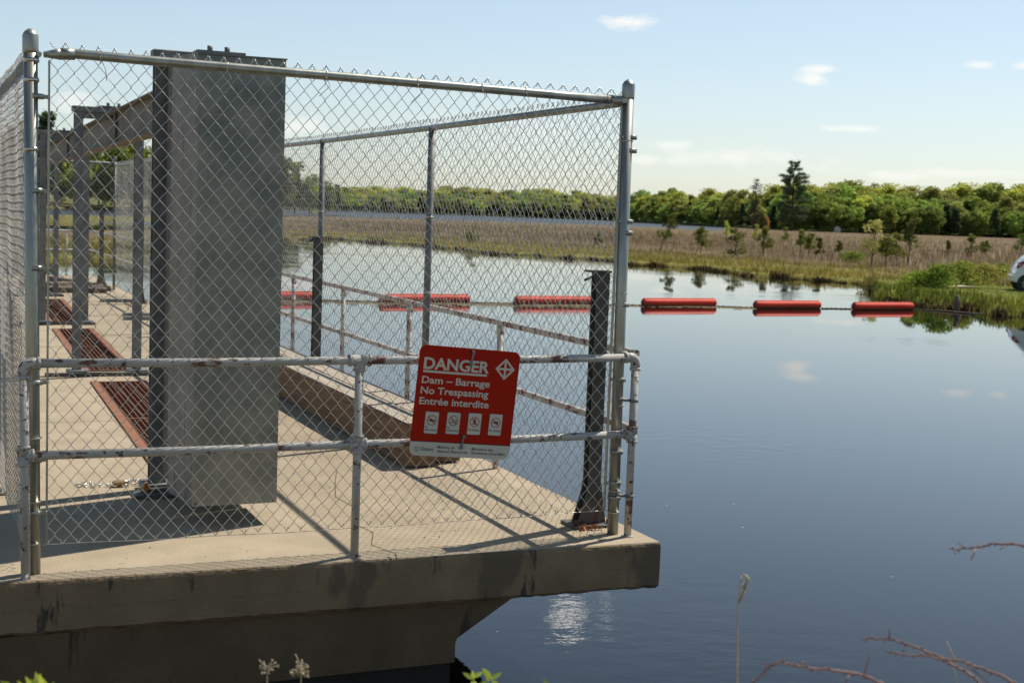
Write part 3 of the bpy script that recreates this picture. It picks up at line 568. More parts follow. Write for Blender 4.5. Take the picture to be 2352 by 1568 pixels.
n = 70; xs = rng.uniform(-1, 9, n); ys = rng.uniform(7.2, 26, n); s = rng.uniform(.003, .009, n); P = np.stack([xs, ys, np.full(n, .004)], 1)
a = np.stack([s * 1.8, s * .3, s * 0], 1); b = np.stack([s * 0, s, s * 0 + .002], 1); V = np.stack([P - a, P - b, P + a, P + b], 1).reshape(-1, 3)
npmesh('floating_seeds', V, np.arange(n * 4).reshape(-1, 4), 'blade', cols=np.full((n * 4, 3), .5), label='tiny pale specks floating on the dark pond', cat='debris', kind='stuff')

# ------------------------------------------------------------------ white car on the point
cp = wp(2343, 669, .42); gz = land_h(cp.x, cp.y); cp = wp(2343, 669, gz); ca_ = R(-13); cp.x += .22; off_ = Matrix.Rotation(ca_, 3, 'Z') @ Vector((.44, -.86, 0))
e = empty('parked_car', 'white hatchback parked on the grass at the right edge, rear end showing', 'car', (cp.x - off_.x, cp.y - off_.y, gz - .02), ca_)
prof = [(.03, .36), (-.02, .50), (0, .66), (.07, .78), (.12, .93), (.20, 1.05), (.36, 1.26), (.58, 1.43), (.95, 1.52), (1.7, 1.55), (2.2, 1.5), (2.9, 1.12), (3.6, .98), (3.95, .82), (4.05, .6), (4.03, .36), (3.7, .22), (.4, .22)]
def car_w(z): return .84 if z < .95 else .84 - (z - .95) * .36
body = MB(); n = len(prof); vs = []
for sy in (-1, -.8, .8, 1):
    for x, z in prof:
        wv = car_w(z) * (1 if abs(sy) == 1 else .93); ins = 0 if abs(sy) == .8 else .035
        xx = x + (ins if x < 2 else -ins); vs.append((xx, math.copysign(wv, sy), z - (ins * .8 if z > 1.3 else 0)))
fs = [tuple(range(n)), tuple(range(4 * n - 1, 3 * n - 1, -1))]
for r_ in range(3):
    for i in range(n): fs.append((r_ * n + i, (r_ + 1) * n + i, (r_ + 1) * n + (i + 1) % n, r_ * n + (i + 1) % n))
body.add(vs, fs, 0, False); body.build('body', 'carpaint', e)
for sy in (-1, 1):
    g_ = MB(); pts = [(.62, 1.05), (.60, 1.18), (.78, 1.36), (1.0, 1.42), (1.95, 1.42), (2.55, 1.08)]; g_.add([(x, sy * (car_w(z) + .006), z) for x, z in pts] + [(x, sy * (car_w(z) - .01), z) for x, z in pts], [tuple(range(6)) if sy > 0 else tuple(range(5, -1, -1))] + [(i, (i + 1) % 6, (i + 1) % 6 + 6, i + 6) for i in range(6)]); g_.build('side_window', 'glass', e)
    g_ = MB(); g_.add([(.13, sy * .845, .86), (.085, sy * .70, .85), (.15, sy * .68, 1.02), (.26, sy * .80, 1.10), (.36, sy * .815, 1.09)], [(0, 1, 2, 3, 4)]); o = g_.build('tail_light', 'tail', e); sm = o.modifiers.new('thick', 'SOLIDIFY'); sm.thickness = .05
    mb = MB(); mb.tube([(.7, sy * .62, 1.53), (.8, sy * .62, 1.57), (2.0, sy * .62, 1.60), (2.1, sy * .62, 1.55)], .016, 6); mb.build('roof_rail', 'rubber', e)
    for wx in (.44, 3.2):
        wh = MB(); wh.tube([(wx, sy * .68, .29), (wx, sy * .70, .29), (wx, sy * .84, .29), (wx, sy * .862, .29)], [.26, .30, .30, .27], 28); wo_ = wh.build('wheel', 'rubber', e)
        ri = MB(); ri.tube([(wx, sy * .85, .29), (wx, sy * .868, .29)], .165, 24)
        for k in range(5):
            an = k * 1.2566; ri.box(-.02, .02, -.008, .008, .02, .18, M=Matrix.Translation((wx, sy * .874, .29)) @ Matrix.Rotation(an, 4, 'Y'))
        ri.build('rim', 'rim', wo_)
        ar = MB(); ar.tube([(wx, sy * .836, .31), (wx, sy * .848, .31)], .345, 28); ar.build('wheel_arch', 'rubber', e)
g_ = MB(); g_.add([(.195, -.66, 1.08), (.195, .66, 1.08), (.52, .56, 1.43), (.52, -.56, 1.43), (.23, -.66, 1.07), (.23, .66, 1.07), (.55, .56, 1.42), (.55, -.56, 1.42)], [(3, 2, 1, 0), (0, 1, 5, 4), (1, 2, 6, 5), (2, 3, 7, 6), (3, 0, 4, 7)]); g_.build('rear_window', 'glass', e)
mb = MB(); mb.box(-.05, .05, -.74, .74, .38, .60, ch=.02); mb.build('rear_bumper', 'carpaint', e)
mb = MB(); mb.box(-.035, -.02, -.26, .26, .66, .78, ch=.005); mb.build('number_plate', 'white', e)
hs = empty('white_shed', 'tiny pale blue cabin at the foot of the far wood', 'shed', farpos(1912, 486, .3)); mb = MB(); mb.box(-1.1, 1.1, -1, 1, 0, 1.5); mb.build('wall', 'roofm', hs); mb = MB(); mb.prism([(-1.2, 1.5), (1.2, 1.5), (0, 2.0)], -1.2, 1.2); mb.build('roof', 'roofm', hs)

# ------------------------------------------------------------------ the dam: deck slab, corbels, piers
dam = thing('concrete_dam', 'weathered concrete dam walkway with thick stained edge above the dark pond', 'dam', -1.5, 0, 0)
def vfront(u): return -.244 + (u - .165) * (-.033)
NU = 240; us = np.linspace(-9, .16, NU); mb = MB(); vs = []; fs = []
secs = [(0, 0), (.012, .0), (0, -.014), (0, -.08), (0, -.16), (0, -.225), (.03, -.245)]
for i, u in enumerate(us):
    f0 = vfront(u); r_ = random.Random(i)
    for k, (dv, dz) in enumerate([(.016, 0), (.004, -.006), (0, -.018), (0, -.128), (.0015, -.130), (0, -.132), (0, -.228), (.03, -.25), (.35, -.252)]):
        jit = (r_.uniform(-1, 1) * .004 if k in (1, 2) else (r_.uniform(-1, 1) * .007 if k in (6, 7) else 0)); bite = -.012 * max(0, math.sin(u * 7.3) * math.sin(u * 23.1) - .55) if k in (1, 2) else 0
        vs.append((u, f0 + dv - bite + abs(jit) * .5, dz + jit * (.6 if k > 2 else .4)))
K = 9
for i in range(NU - 1):
    for k in range(K - 1): fs.append((i * K + k, i * K + k + 1, (i + 1) * K + k + 1, (i + 1) * K + k))
mb.add(vs, fs, 0, False); mb.f += [tuple((NU - 1) * K + k for k in range(K))]; mb.m += [0]; mb.sm += [False]
# right hand edge of the deck, worn
NV = 120; vs = []; fs = []
for i in range(NV):
    v = -.225 + (24.6 + .225) * (i / (NV - 1)) ** 1.4; r_ = random.Random(900 + i); j1 = r_.uniform(-.004, .004); j2 = r_.uniform(-.02, .004)
    for (du, dz) in [(-.006, 0), (0 + j1, -.012), (j2 * .6, -.05), (-.035 + j2, -.10), (-.03 + j2, -.2), (-.05, -.25)]: vs.append((.165 + du, v, dz))
for i in range(NV - 1):
    for k in range(5): fs.append((i * 6 + k, i * 6 + k + 1, (i + 1) * 6 + k + 1, (i + 1) * 6 + k))
mb.add(vs, fs, 0, True)
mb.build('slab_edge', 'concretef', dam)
# deck top sheets: strips left open where the gratings are
mb = MB(); gr = [(2.05, 6.6), (7.40, 11.9), (12.9, 17.2), (18.2, 22.4)]
def gu(v): return -2.03 + .027 * (v - 2)     # left side of the grating line
vs = []; fs = []; lines = sorted(set([24.6, .3] + [a for g_ in gr for a in g_] + [24.6]))
vsn = [None]; prev = None; rowsv = [.3] + [a for g_ in gr for a in g_] + [24.6]
mb.add([(u, vfront(u) + .016, 0) for u in (-9, .159)] + [(.159, .3, 0), (-9, .3, 0)], [(0, 1, 2, 3)])
for i in range(len(rowsv) - 1):
    a, b_ = rowsv[i], rowsv[i + 1]; hole = any(abs(a - g_[0]) < 1e-6 for g_ in gr)
    if hole:
        mb.add([(-9, a, 0), (gu(a), a, 0), (gu(b_), b_, 0), (-9, b_, 0)], [(0, 1, 2, 3)]); mb.add([(gu(a) + .42, a, 0), (.159, a, 0), (.159, b_, 0), (gu(b_) + .42, b_, 0)], [(0, 1, 2, 3)])
        for s0 in (0, .42): mb.add([(gu(a) + s0, a, 0), (gu(b_) + s0, b_, 0), (gu(b_) + s0, b_, -.25), (gu(a) + s0, a, -.25)], [(0, 1, 2, 3)])
    else: mb.add([(-9, a, 0), (.159, a, 0), (.159, b_, 0), (-9, b_, 0)], [(0, 1, 2, 3)])
mb.add([(-9, 24.6, 0), (.159, 24.6, 0), (.159, 24.6, -.25), (-9, 24.6, -.25)], [(0, 1, 2, 3)])
mb.build('deck_top', 'concrete', dam)
mb = MB(); rj = random.Random(3)
for v in (4.3, 9.75, 15.2, 20.5):
    for (ua, ub) in ((-9, gu(v) - .05), (gu(v) + .47, .15)):
        n_ = 24; up_ = [(ua + (ub - ua) * i / n_, v + rj.uniform(-.006, .006)) for i in range(n_ + 1)]
        mb.add([(a, b - .004, .003) for a, b in up_] + [(a, b + .004, .003) for a, b in up_], [(i, i + 1, n_ + 2 + i, n_ + 1 + i) for i in range(n_)])
cr_ = [(-1.30, -.21), (-1.27, -.1), (-1.33, .1), (-1.24, .35), (-1.28, .6), (-1.15, .9), (-1.18, 1.25), (-1.05, 1.7), (-.95, 2.0)]
mb.add([(a - .0025, b, .003) for a, b in cr_] + [(a + .0025, b, .003) for a, b in cr_], [(i, len(cr_) + i, len(cr_) + i + 1, i + 1) for i in range(len(cr_) - 1)])
mb.build('joint', 'crack', dam)
mb = MB(); mb.add([(-9, 0, -.252), (.1, 0, -.252), (.1, 24.6, -.252), (-9, 24.6, -.252)], [(3, 2, 1, 0)])
# front pier wall with its sloping corbel
pr = [(-9, -.25), (-.62, -.25), (-.63, -.27), (-.93, -.455), (-.94, -.48), (-.94, -.58), (-9, -.58)]; mb.prism(pr, -.115, .7); mb.build('pier_wall', 'concretep', dam); mb = MB(); mb.box(-9, -.955, -.09, .69, -1.5, -.582); mb.build('pier_footing', 'recess_shade', dam)
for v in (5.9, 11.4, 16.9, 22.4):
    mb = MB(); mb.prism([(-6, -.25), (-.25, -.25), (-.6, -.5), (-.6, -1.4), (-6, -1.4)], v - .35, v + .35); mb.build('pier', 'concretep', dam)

# ------------------------------------------------------------------ gratings
for i, (a, b_) in enumerate(gr):
    g_ = thing('floor_grating', ['rusty open floor grating nearest the tall steel box', 'rusty floor grating between the second and third hoist frames', 'rusty floor grating beyond the third hoist frame', 'farthest rusty floor grating near the end of the deck'][i], 'grating', gu(a), a, 0, 'rusty floor gratings down the deck')
    fr = MB(); sk = .027
    for s0, s1 in ((-.045, .02), (.40, .465)):
        fr.add([(gu(a) + s0, a, .004), (gu(a) + s1, a, .004), (gu(b_) + s1, b_, .004), (gu(b_) + s0, b_, .004), (gu(a) + s0, a, .014), (gu(a) + s1, a, .014), (gu(b_) + s1, b_, .014), (gu(b_) + s0, b_, .014)], [(4, 5, 6, 7), (0, 1, 5, 4), (1, 2, 6, 5), (2, 3, 7, 6), (3, 0, 4, 7)])
    fr.build('frame', 'rustl', g_)
    br = MB(); nb_ = int((b_ - a) / .05)
    for k in range(9):
        o_ = .03 + k * .045; br.add([(gu(a) + o_, a, -.03), (gu(a) + o_ + .009, a, -.03), (gu(b_) + o_ + .009, b_, -.03), (gu(b_) + o_, b_, -.03), (gu(a) + o_, a, .006), (gu(a) + o_ + .009, a, .006), (gu(b_) + o_ + .009, b_, .006), (gu(b_) + o_, b_, .006)], [(4, 5, 6, 7), (0, 1, 5, 4), (2, 3, 7, 6), (1, 2, 6, 5), (3, 0, 4, 7)])
    for k in range(int((b_ - a) / .11)):
        v = a + .05 + k * .11; br.box(gu(v) + .02, gu(v) + .40, v, v + .007, -.004, .0045)
    for v in (a + .02, (a + b_) / 2, b_ - .05): br.box(gu(v) + .02, gu(v) + .40, v, v + .035, -.01, .010)
    br.build('bars', 'rust', g_)
rd = thing('iron_rod', 'thin rusty rod lying across the second grating', 'rod', -1.8, 7.8, .02); mb = MB(); mb.tube([(-2.15, 7.83, .025), (-1.5, 7.75, .025)], .008, 6); mb.tube([(-1.6, 7.76, .025), (-1.58, 7.72, .03), (-1.55, 7.76, .03), (-1.58, 7.8, .025)], .008, 6); mb.build('shaft', 'rust', rd)

# ------------------------------------------------------------------ chain link
def chainlink(u0, v0, u1, v1, z0, z1, parent, wmat='wire', sides=5, wid=.0348, hh=.082, rad=.0016, bow=.004, seed=1, fine=True, name='wire_mesh'):
    Lx = math.hypot(u1 - u0, v1 - v0); ncol = int(round(Lx / wid)); wid = Lx / ncol; nrow = int(round((z1 - z0) / hh)); hh = (z1 - z0) / nrow
    r_ = np.random.default_rng(seed); a = .0032; sub = [(.0, 0), (.14, 1), (.86, 1)] if fine else [(0, 0), (.5, 1)]
    pts = []
    for r in range(nrow * 2):
        for (t_, f) in sub: pts.append((r, t_, f))
    alt = (np.arange(ncol) % 2)[:, None]; npt = len(pts) + 1; Z = np.array([z0 + (p[0] + p[1]) * hh / 2 for p in pts] + [z1]); side = np.array([(p[0] % 2) * (1 - p[1]) + ((p[0] + 1) % 2) * p[1] for p in pts] + [0 if (nrow * 2) % 2 == 0 else 1]); dep = np.array([(a if p[0] % 2 == 0 else -a) * p[2] for p in pts] + [0]); side = np.where(alt == 1, 1 - side[None, :], side[None, :]); dep = np.where(alt == 1, -dep[None, :], dep[None, :])
    ov = .0015; Vs = []
    U = np.arange(ncol)[:, None] * wid + (-ov + side * (wid + 2 * ov)); Zc = np.broadcast_to(Z, U.shape).copy()
    bowv = bow * (np.sin(U * 3.1 + Zc * 2.3 + seed) + .6 * np.sin(U * 7.7 - Zc * 4.1)); D = dep + bowv
    Zc += .0025 * np.sin(U * 5.3 + Zc * 3.7) + .004 * np.sin(U * 1.1 + seed); U = U + .002 * np.sin(Zc * 9 + U * 4) + r_.normal(0, .0011, (ncol, 1)); Zc = Zc + r_.normal(0, .0016, (ncol, 1))
    # little knuckle hooks at both ends
    C0 = np.stack([U, D, Zc], -1)
    top = C0[:, -1:, :]; bot = C0[:, :1, :]
    sg_ = np.where(alt == 1, -1.0, 1.0)[:, :, None]; fx = lambda a, b_, c: np.concatenate([np.broadcast_to(sg_ * a, sg_.shape), np.full_like(sg_, b_), np.full_like(sg_, c)], 2)
    k1 = np.concatenate([top + fx(.004, -.005, .003), top + fx(.008, -.008, -.009), top + fx(.012, -.003, -.020)], 1)
    k0 = np.concatenate([bot + fx(.010, .004, .020), bot + fx(.007, .008, .010), bot + fx(.003, .005, -.002)], 1)
    C0 = np.concatenate([k0, C0, k1], 1); npt = C0.shape[1]
    T = np.gradient(C0, axis=1); T /= np.linalg.norm(T, axis=2, keepdims=True) + 1e-9
    ref = np.array((0, 1., 0)); A_ = ref - T * (T @ ref)[..., None]; A_ /= np.linalg.norm(A_, axis=2, keepdims=True) + 1e-9; B_ = np.cross(T, A_)
    an = np.arange(sides) * 2 * np.pi / sides
    V = C0[:, :, None, :] + rad * (np.cos(an)[None, None, :, None] * A_[:, :, None, :] + np.sin(an)[None, None, :, None] * B_[:, :, None, :])
    V = V.reshape(-1, 3); ii, jj, kk = np.meshgrid(np.arange(ncol), np.arange(npt - 1), np.arange(sides), indexing='ij'); b0 = (ii * npt + jj) * sides
    Fq = np.stack([b0 + kk, b0 + (kk + 1) % sides, b0 + sides + (kk + 1) % sides, b0 + sides + kk], -1).reshape(-1, 4)
    ca, sa = (u1 - u0) / Lx, (v1 - v0) / Lx; off = ORG[parent.name]
    Vw = np.stack([u0 + V[:, 0] * ca - V[:, 1] * sa - off[0], v0 + V[:, 0] * sa + V[:, 1] * ca - off[1], V[:, 2] - off[2]], 1)
    return npmesh(name, Vw, Fq, wmat, parent, smooth=True)
def hpipe(mb, a, b, r, n=16, mi=0): return mb.tube([a, b], r, n, mi)
def ring(mb, c, r, h, n=18, mi=0): return mb.tube([(c[0], c[1], c[2] - h / 2), (c[0], c[1], c[2] + h / 2)], r, n, mi)
PR = .030
def fence_post(parent, u, v, h=2.40, r=PR, cap=True, lean=(0, 0), m='galv'):
    mb = MB(); mb.tube([(u, v, -.01), (u + lean[0] * .5, v + lean[1] * .5, h / 2), (u + lean[0], v + lean[1], h)], r, 20)
    if cap:
        mb.tube([(u + lean[0], v + lean[1], h - .085), (u + lean[0], v + lean[1], h - .075), (u + lean[0], v + lean[1], h - .01), (u + lean[0], v + lean[1], h + .006), (u + lean[0], v + lean[1], h + .018)], [r + .002, r + .004, r + .004, r * .85, r * .35], 20)
    return mb.build('post', m, parent)
def clamps(parent, u, v, hs, du, dv, r=PR, m='galv', ln=.055):
    for z in hs:
        mb = MB(); ring(mb, (u, v, z), r + .004, .022); mb.box(u + min(0, du * ln) - (abs(dv) > 0) * .006, u + max(0, du * ln) + (abs(dv) > 0) * .006, v + min(0, dv * ln) - (abs(du) > 0) * .006, v + max(0, dv * ln) + (abs(du) > 0) * .006, z - .009, z + .009)
        mb.tube([(u + du * ln, v + dv * ln - .016, z), (u + du * ln, v + dv * ln + .016, z)], .007, 8); mb.build('clamp', m, parent)
ff = thing('chain_link_fence', 'front chain-link fence panel facing the viewer, between two capped posts', 'fence', -1.48, 0)
FLu = -2.96; fence_post(ff, FLu, 0, 2.40, lean=(-.024, 0)); fence_post(ff, 0, 0, 2.40, lean=(-.026, 0))
mb = MB(); pts = [(-2.87 + .0, 0, 2.318), (-2.83, 0, 2.326), (-2.5, 0, 2.322), (-1.5, 0, 2.316), (-.5, 0, 2.31), (-.06, 0, 2.305)]; mb.tube(pts, .0215, 16); mb.build('top_rail', 'galv', ff)
mb = MB(); mb.tube([(-2.93, 0, 2.312), (-2.88, 0, 2.318), (-2.86, 0, 2.320)], [.012, .022, .026], 14); mb.tube([(-2.862, 0, 2.320), (-2.80, 0, 2.324)], .0255, 16); mb.tube([(-2.95, -.03, 2.31), (-2.95, .03, 2.31)], .012, 8)
mb.build('rail_cup', 'galv', ff); mb = MB(); mb.tube([(-.03, 0, 2.30), (-.06, 0, 2.303), (-.065, 0, 2.304), (-.13, 0, 2.307)], [.014, .022, .0255, .0255], 14); mb.box(-.075, -.02, -.028, .028, 2.295, 2.318); mb.build('rail_cup', 'galv', ff)
chainlink(-2.905, .012, -.055, .012, .125, 2.365, ff, 'wire', 6, seed=3)
for u_, sg in ((-2.905, -1), (-.055, 1)):
    mb = MB(); mb.box(u_ - .004, u_ + .004, -.002, .016, .13, 2.29); mb.build('tension_bar', 'galv', ff)
clamps(ff, FLu, 0, (2.13, 1.72, 1.28 + .1, .87, .52, .28), 1, 0, ln=.05); clamps(ff, 0, 0, (2.12, 1.68, 1.24, .84, .28), -1, 0, ln=.05)
mb = MB()
for z in (2.285, 2.20, 1.9): mb = MB(); ring(mb, (FLu - .02, 0, z), PR + .0035, .018); mb.build('wire_band', 'wire', ff)
for u_, z in ((FLu - .005, .14), (FLu, .33), (FLu, .62), (0, .12), (0, .235), (0, .70), (-.012, 1.30), (-.02, 2.1)): mb = MB(); ring(mb, (u_, 0, z), PR + .003, .006); mb.build('wire_band', 'wire', ff)
mb = MB(); mb.tube([(-2.95, .0, .128)] + [(-2.9 + k * .1, .006, .128 - .012 * math.sin(k * math.pi / 28) + .002 * math.sin(k)) for k in range(29)] + [(-.02, 0, .13)], .0018, 5); mb.build('bottom_wire', 'wire', ff)
for u_ in (-2.69, -2.13, -1.66, -1.2, -.86, -.62, -.15):
    mb = MB(); z = 2.318; mb.tube([(u_ + .012 * math.cos(a / 6 * 6.28) * .2 + (.01 if a < 3 else 0), math.cos(a / 6 * 6.28 * .9) * .026, z + math.sin(a / 6 * 6.28 * .9) * .026) for a in range(7)], .0019, 5); mb.tube([(u_, -.024, z - .01), (u_ + .02, -.018, z - .05), (u_ + .028 * (1 if u_ < -2.5 else -1), -.006, z - .10)], .0017, 5); mb.build('tie_wire', 'wire', ff)

fs_ = thing('chain_link_fence', 'long chain-link fence along the water side of the deck, running to the far end', 'fence', 0, 9.9)
for v in (3.0, 5.87, 8.7, 11.5, 14.3, 17.05, 19.8): fence_post(fs_, 0, v, 2.30 if v < 19 else 2.45, r=.026, cap=v > 19, lean=(0, 0), m='galvd')
mb = MB(); mb.tube([(0, .03, 2.305), (0, 3, 2.295), (0, 5.87, 2.292), (0, 12, 2.30), (0, 19.8, 2.30)], .021, 14); mb.build('top_rail', 'galv', fs_)
chainlink(.028, .06, .028, 19.75, .06, 2.36, fs_, 'wired', 4, fine=True, seed=5, rad=.0015)
mb = MB(); mb.box(.022, .034, .055, .063, .1, 2.30); mb.build('tension_bar', 'galvd', fs_); clamps(fs_, 0, 0, (2.05, 1.62, .98, .45, .2), 0, 1, r=PR + .003, ln=.05)
mb = MB()
for v in (3.0, 5.87, 8.7, 11.5, 14.3, 17.05):
    for z in (.5, 1.1, 1.65): mb = MB(); ring(mb, (0, v, z), .028, .012); mb.build('wire_band', 'wire', fs_)

fl = thing('chain_link_fence', 'chain-link fence on the left side of the deck, seen almost edge-on', 'fence', FLu, 5)
for v in (2.9, 5.8, 8.7, 11.6, 14.5): fence_post(fl, FLu, v, 2.30, r=.026, cap=False, m='galvd')
mb = MB(); mb.tube([(FLu - .01, .03, 2.305), (FLu, 14.5, 2.30)], .0215, 14); mb.build('top_rail', 'galv', fl)
chainlink(FLu - .028, .06, FLu - .028, 14.5, .06, 2.36, fl, 'wired', 4, seed=9, rad=.0013)
fe = thing('chain_link_fence', 'far chain-link fence closing the end of the deck, seen between the frame legs', 'fence', -1.5, 19.8)
mb = MB(); mb.tube([(-2.96, 19.8, 2.34), (0, 19.8, 2.34)], .021, 12); mb.build('top_rail', 'galvd', fe); fence_post(fe, -2.96, 19.8, 2.4, r=.026, m='galvd')
chainlink(-2.93, 19.83, -.03, 19.83, .06, 2.36, fe, 'wired', 4, fine=False, seed=11)

# ------------------------------------------------------------------ pipe railings
RR = .0205
def rail_fit(mb, c, ax, r=RR + .007, ln=.05):
    c = Vector(c)
    for a in ax:
        a = Vector(a); mb.tube([c, c + a * (ln - .008), c + a * (ln - .002), c + a * ln], [r, r, r, r - .004], 18); mb.tube([c + a * (ln - .012), c + a * ln], r + .0025, 18)
    for k in range(1): mb.tube([c - Vector((0, 0, r)), c - Vector((0, 0, r * .7)), c, c + Vector((0, 0, r * .7)), c + Vector((0, 0, r))], [.001, r * .72, r, r * .72, .001], 16)
def elbow(mb, c, a, b, R_=.035, r=RR + .006):
    c = Vector(c); a = Vector(a); b = Vector(b); p = []
    for k in range(9):
        t_ = k / 8 * math.pi / 2; p.append(c + a * R_ * (1 - math.sin(t_)) + b * R_ * (1 - math.cos(t_)))
    mb.tube([c + a * (R_ + .03)] + p + [c + b * (R_ + .03)], r, 18)
    for q in (a, b): mb.tube([c + q * (R_ + .018), c + q * (R_ + .034)], r + .003, 18)
rf = thing('pipe_railing', 'chipped white pipe railing in front of the fence, holding the red sign', 'railing', -1.48, -.085)
vR, vM, vL = -.075, -.085, -.085; uL, uM, uR = -3.012, -1.478, .05; zt, zm = .965, .555
for u_, v_ in ((uL, vL), (uM, vM), (uR, vR)):
    mb = MB(); mb.tube([(u_ + (.012 if u_ < -2 else 0), v_, -.01), (u_, v_, zt - .02)], RR, 18); mb.tube([(u_ + (.012 if u_ < -2 else 0), v_, 0), (u_, v_, .006)], RR + .012, 18); mb.build('post', 'paint', rf)
for z in (zt, zm):
    mb = MB(); mb.tube([(uL + (.03 if z == zt else 0), vL, z), (uL + .8, vL + .002, z - .004), (uM, vM, z), (uM + .8, vM, z - .004), (uR - (.03 if z == zt else 0), vR, z)], RR, 18); mb.build('top_rail' if z == zt else 'middle_rail', 'paint', rf)
mb = MB(); elbow(mb, (uL, vL, zt), (1, 0, 0), (0, 0, -1)); mb.build('fitting', 'paint', rf)
mb = MB(); elbow(mb, (uR, vR, zt), (-1, 0, 0), (0, 0, -1)); mb.build('fitting', 'paint', rf)
mb = MB(); rail_fit(mb, (uM, vM, zt), ((1, 0, 0), (-1, 0, 0), (0, 0, -1)), ln=.055); mb.build('fitting', 'paint', rf)
for u_, v_ in ((uL, vL), (uM, vM), (uR, vR)):
    mb = MB(); ax = [(0, 0, 1), (0, 0, -1)] + ([(1, 0, 0)] if u_ < .0 else []) + ([(-1, 0, 0)] if u_ > -3 else []); rail_fit(mb, (u_, v_, zm), ax, ln=.045); mb.build('fitting', 'paint', rf)
mb = MB()
for z in (.735, .22): mb.box(0, .05, -.07, -.045, z - .006, z + .006); ring(mb, (uR, vR, z), RR + .004, .016); ring(mb, (0, 0, z), PR + .004, .016)
mb.build('strap', 'galvd', rf)
rs = thing('pipe_railing', 'rust-flecked pipe railing along the water side, behind the long fence', 'railing', .107, 9)
for v in (1.87, 3.67, 5.45, 7.2, 9.0, 10.8, 12.6, 14.4, 16.2, 18.0):
    mb = MB(); mb.tube([(.107, v, -.01), (.107, v, .97)], RR, 12); mb.tube([(.107, v, .90), (.107, v, .955)], RR + .006, 12); mb.build('post', 'paintv', rs)
for z, nm in ((.975, 'top_rail'), (.565, 'middle_rail')):
    mb = MB(); mb.tube([(.107, .02, z), (.107, 5, z + .003), (.107, 12, z), (.107, 24.3, z)], RR, 14); mb.build(nm, 'paintv', rs)
mb = MB()
for v in (1.87, 3.67, 5.45, 7.2, 9.0, 10.8): rail_fit(mb, (.107, v, .565), ((0, 1, 0), (0, -1, 0), (0, 0, 1)), r=RR + .005, ln=.04)
mb.build('fitting', 'paintv', rs)
re_ = thing('pipe_railing', 'thin pale pipe railing across the far end of the deck', 'railing', -3, 24.3)
for z in (.97, .56):
    mb = MB(); mb.tube([(-6, 24.3, z), (.09, 24.3, z)], RR, 10); mb.build('rail', 'paint', re_)
for u_ in (-5.5, -3.7, -1.9, -.4):
    mb = MB(); mb.tube([(u_, 24.3, 0), (u_, 24.3, .96)], RR, 10); mb.build('post', 'paint', re_)

# ------------------------------------------------------------------ steel stop-log posts along the water edge
def steel_post(u, v, h, label):
    e = thing('steel_post', label, 'post', u, v, 0, 'dark steel posts along the water edge')
    mb = MB(); t_ = .008; a = .038; b_ = .036
    # H section: two flanges facing front/back, a web between
    mb.box(u - a, u + a, v - b_, v - b_ + t_, .018, h - .012); mb.box(u - a, u + a, v + b_ - t_, v + b_, .018, h - .012); mb.box(u - t_ / 2, u + t_ / 2, v - b_ + t_, v + b_ - t_, .018, h - .012)
    mb.build('column', 'steel', e)
    mb = MB(); mb.box(u - .075, u + .042, v - .05, v + .05, h - .012, h); mb.prism([(u - .073, h - .012), (u - a, h - .012), (u - a, h - .09)], v - .042, v - .034); mb.tube([(u - .05, v - .02, h - .03), (u - .13, v - .07, h - .05)], .008, 6); mb.build('cap_bracket', 'steel', e)
    mb = MB(); 
    for vv in (v - b_ - .004, v + b_ - .004): mb.prism([(u - a, .24), (u - a - .005, .2), (u - .095, .02), (u - .025, .02), (u - .025, .2)], vv, vv + .008); mb.prism([(u + a, .24), (u + .075, .02), (u + .025, .02), (u + .025, .2)], vv, vv + .008)
    mb.build('gusset', 'steel', e)
    mb = MB(); mb.box(u - .14, u + .10, v - .09, v + .09, .002, .018, ch=.003)
    mb.build('base_plate', 'steel', e)
    for du in (-.12, .08):
        mb = MB(); mb.tube([(u + du, v - .06, .016), (u + du, v - .06, .045)], .012, 6); mb.build('bolt', 'rust', e)
steel_post(-.025, .22, 1.41, 'dark steel post with flared foot at the front corner, beside the fence post')
steel_post(-.04, 5.80, 1.42, 'dark rust-edged steel post second along the water edge')
steel_post(-.04, 11.1, 1.42, 'dark steel post hidden mostly behind the tall steel box')
steel_post(-.03, 16.4, 1.42, 'dark steel post fourth along, behind the hoist legs')
steel_post(-.03, 21.4, 1.45, 'dark steel post with flared foot at the far end of the deck')

# ------------------------------------------------------------------ hoist frames and monorail
def frame(v, uL_, uR_, label, first=False):
    e = thing('hoist_frame', label, 'steel frame', (uL_ + uR_) / 2, v, 0, 'steel portal frames of the gate hoist')
    for u in (uL_, uR_):
        mb = MB(); a, b_ = (.046, .05) if first else (.041, .032); t_ = .007; mb.box(u - a, u + a, v - b_, v - b_ + t_, .05, 2.50); mb.box(u - a, u + a, v + b_ - t_, v + b_, .05, 2.50); mb.box(u - t_ / 2, u + t_ / 2, v - b_ + t_, v + b_ - t_, .05, 2.50); mb.build('leg', 'galvd', e)
        mb = MB(); mb.box(u - .09, u + .10, v - .09, v + .09, .004, .05, ch=.004); mb.build('foot_plate', 'galvd', e)
    mb = MB(); mb.box(uL_ - .06, uR_ + .06, v - .055, v + .055, 2.50, 2.552, ch=.004); mb.box(uL_ - .02, uR_ + .02, v - .01, v + .01, 2.44, 2.50); mb.build('cross_beam', 'galvd', e)
    mb = MB()
    uc = (uL_ + uR_) / 2 + .04
    mb.box(uc - .14, uc + .14, v - .09, v + .09, 2.552, 2.565)
    for du in (-.05, .05): mb.tube([(uc + du, v, 2.565), (uc + du, v, 2.60)], .016, 6)
    mb.build('bolt_plate', 'galvd', e)
    mb = MB(); mb.box(uL_ - (.3 if v > 3 else .1), uR_ + .12, v - .16, v - .11, .003, .035); mb.build('sill', 'steel', e)
    return e
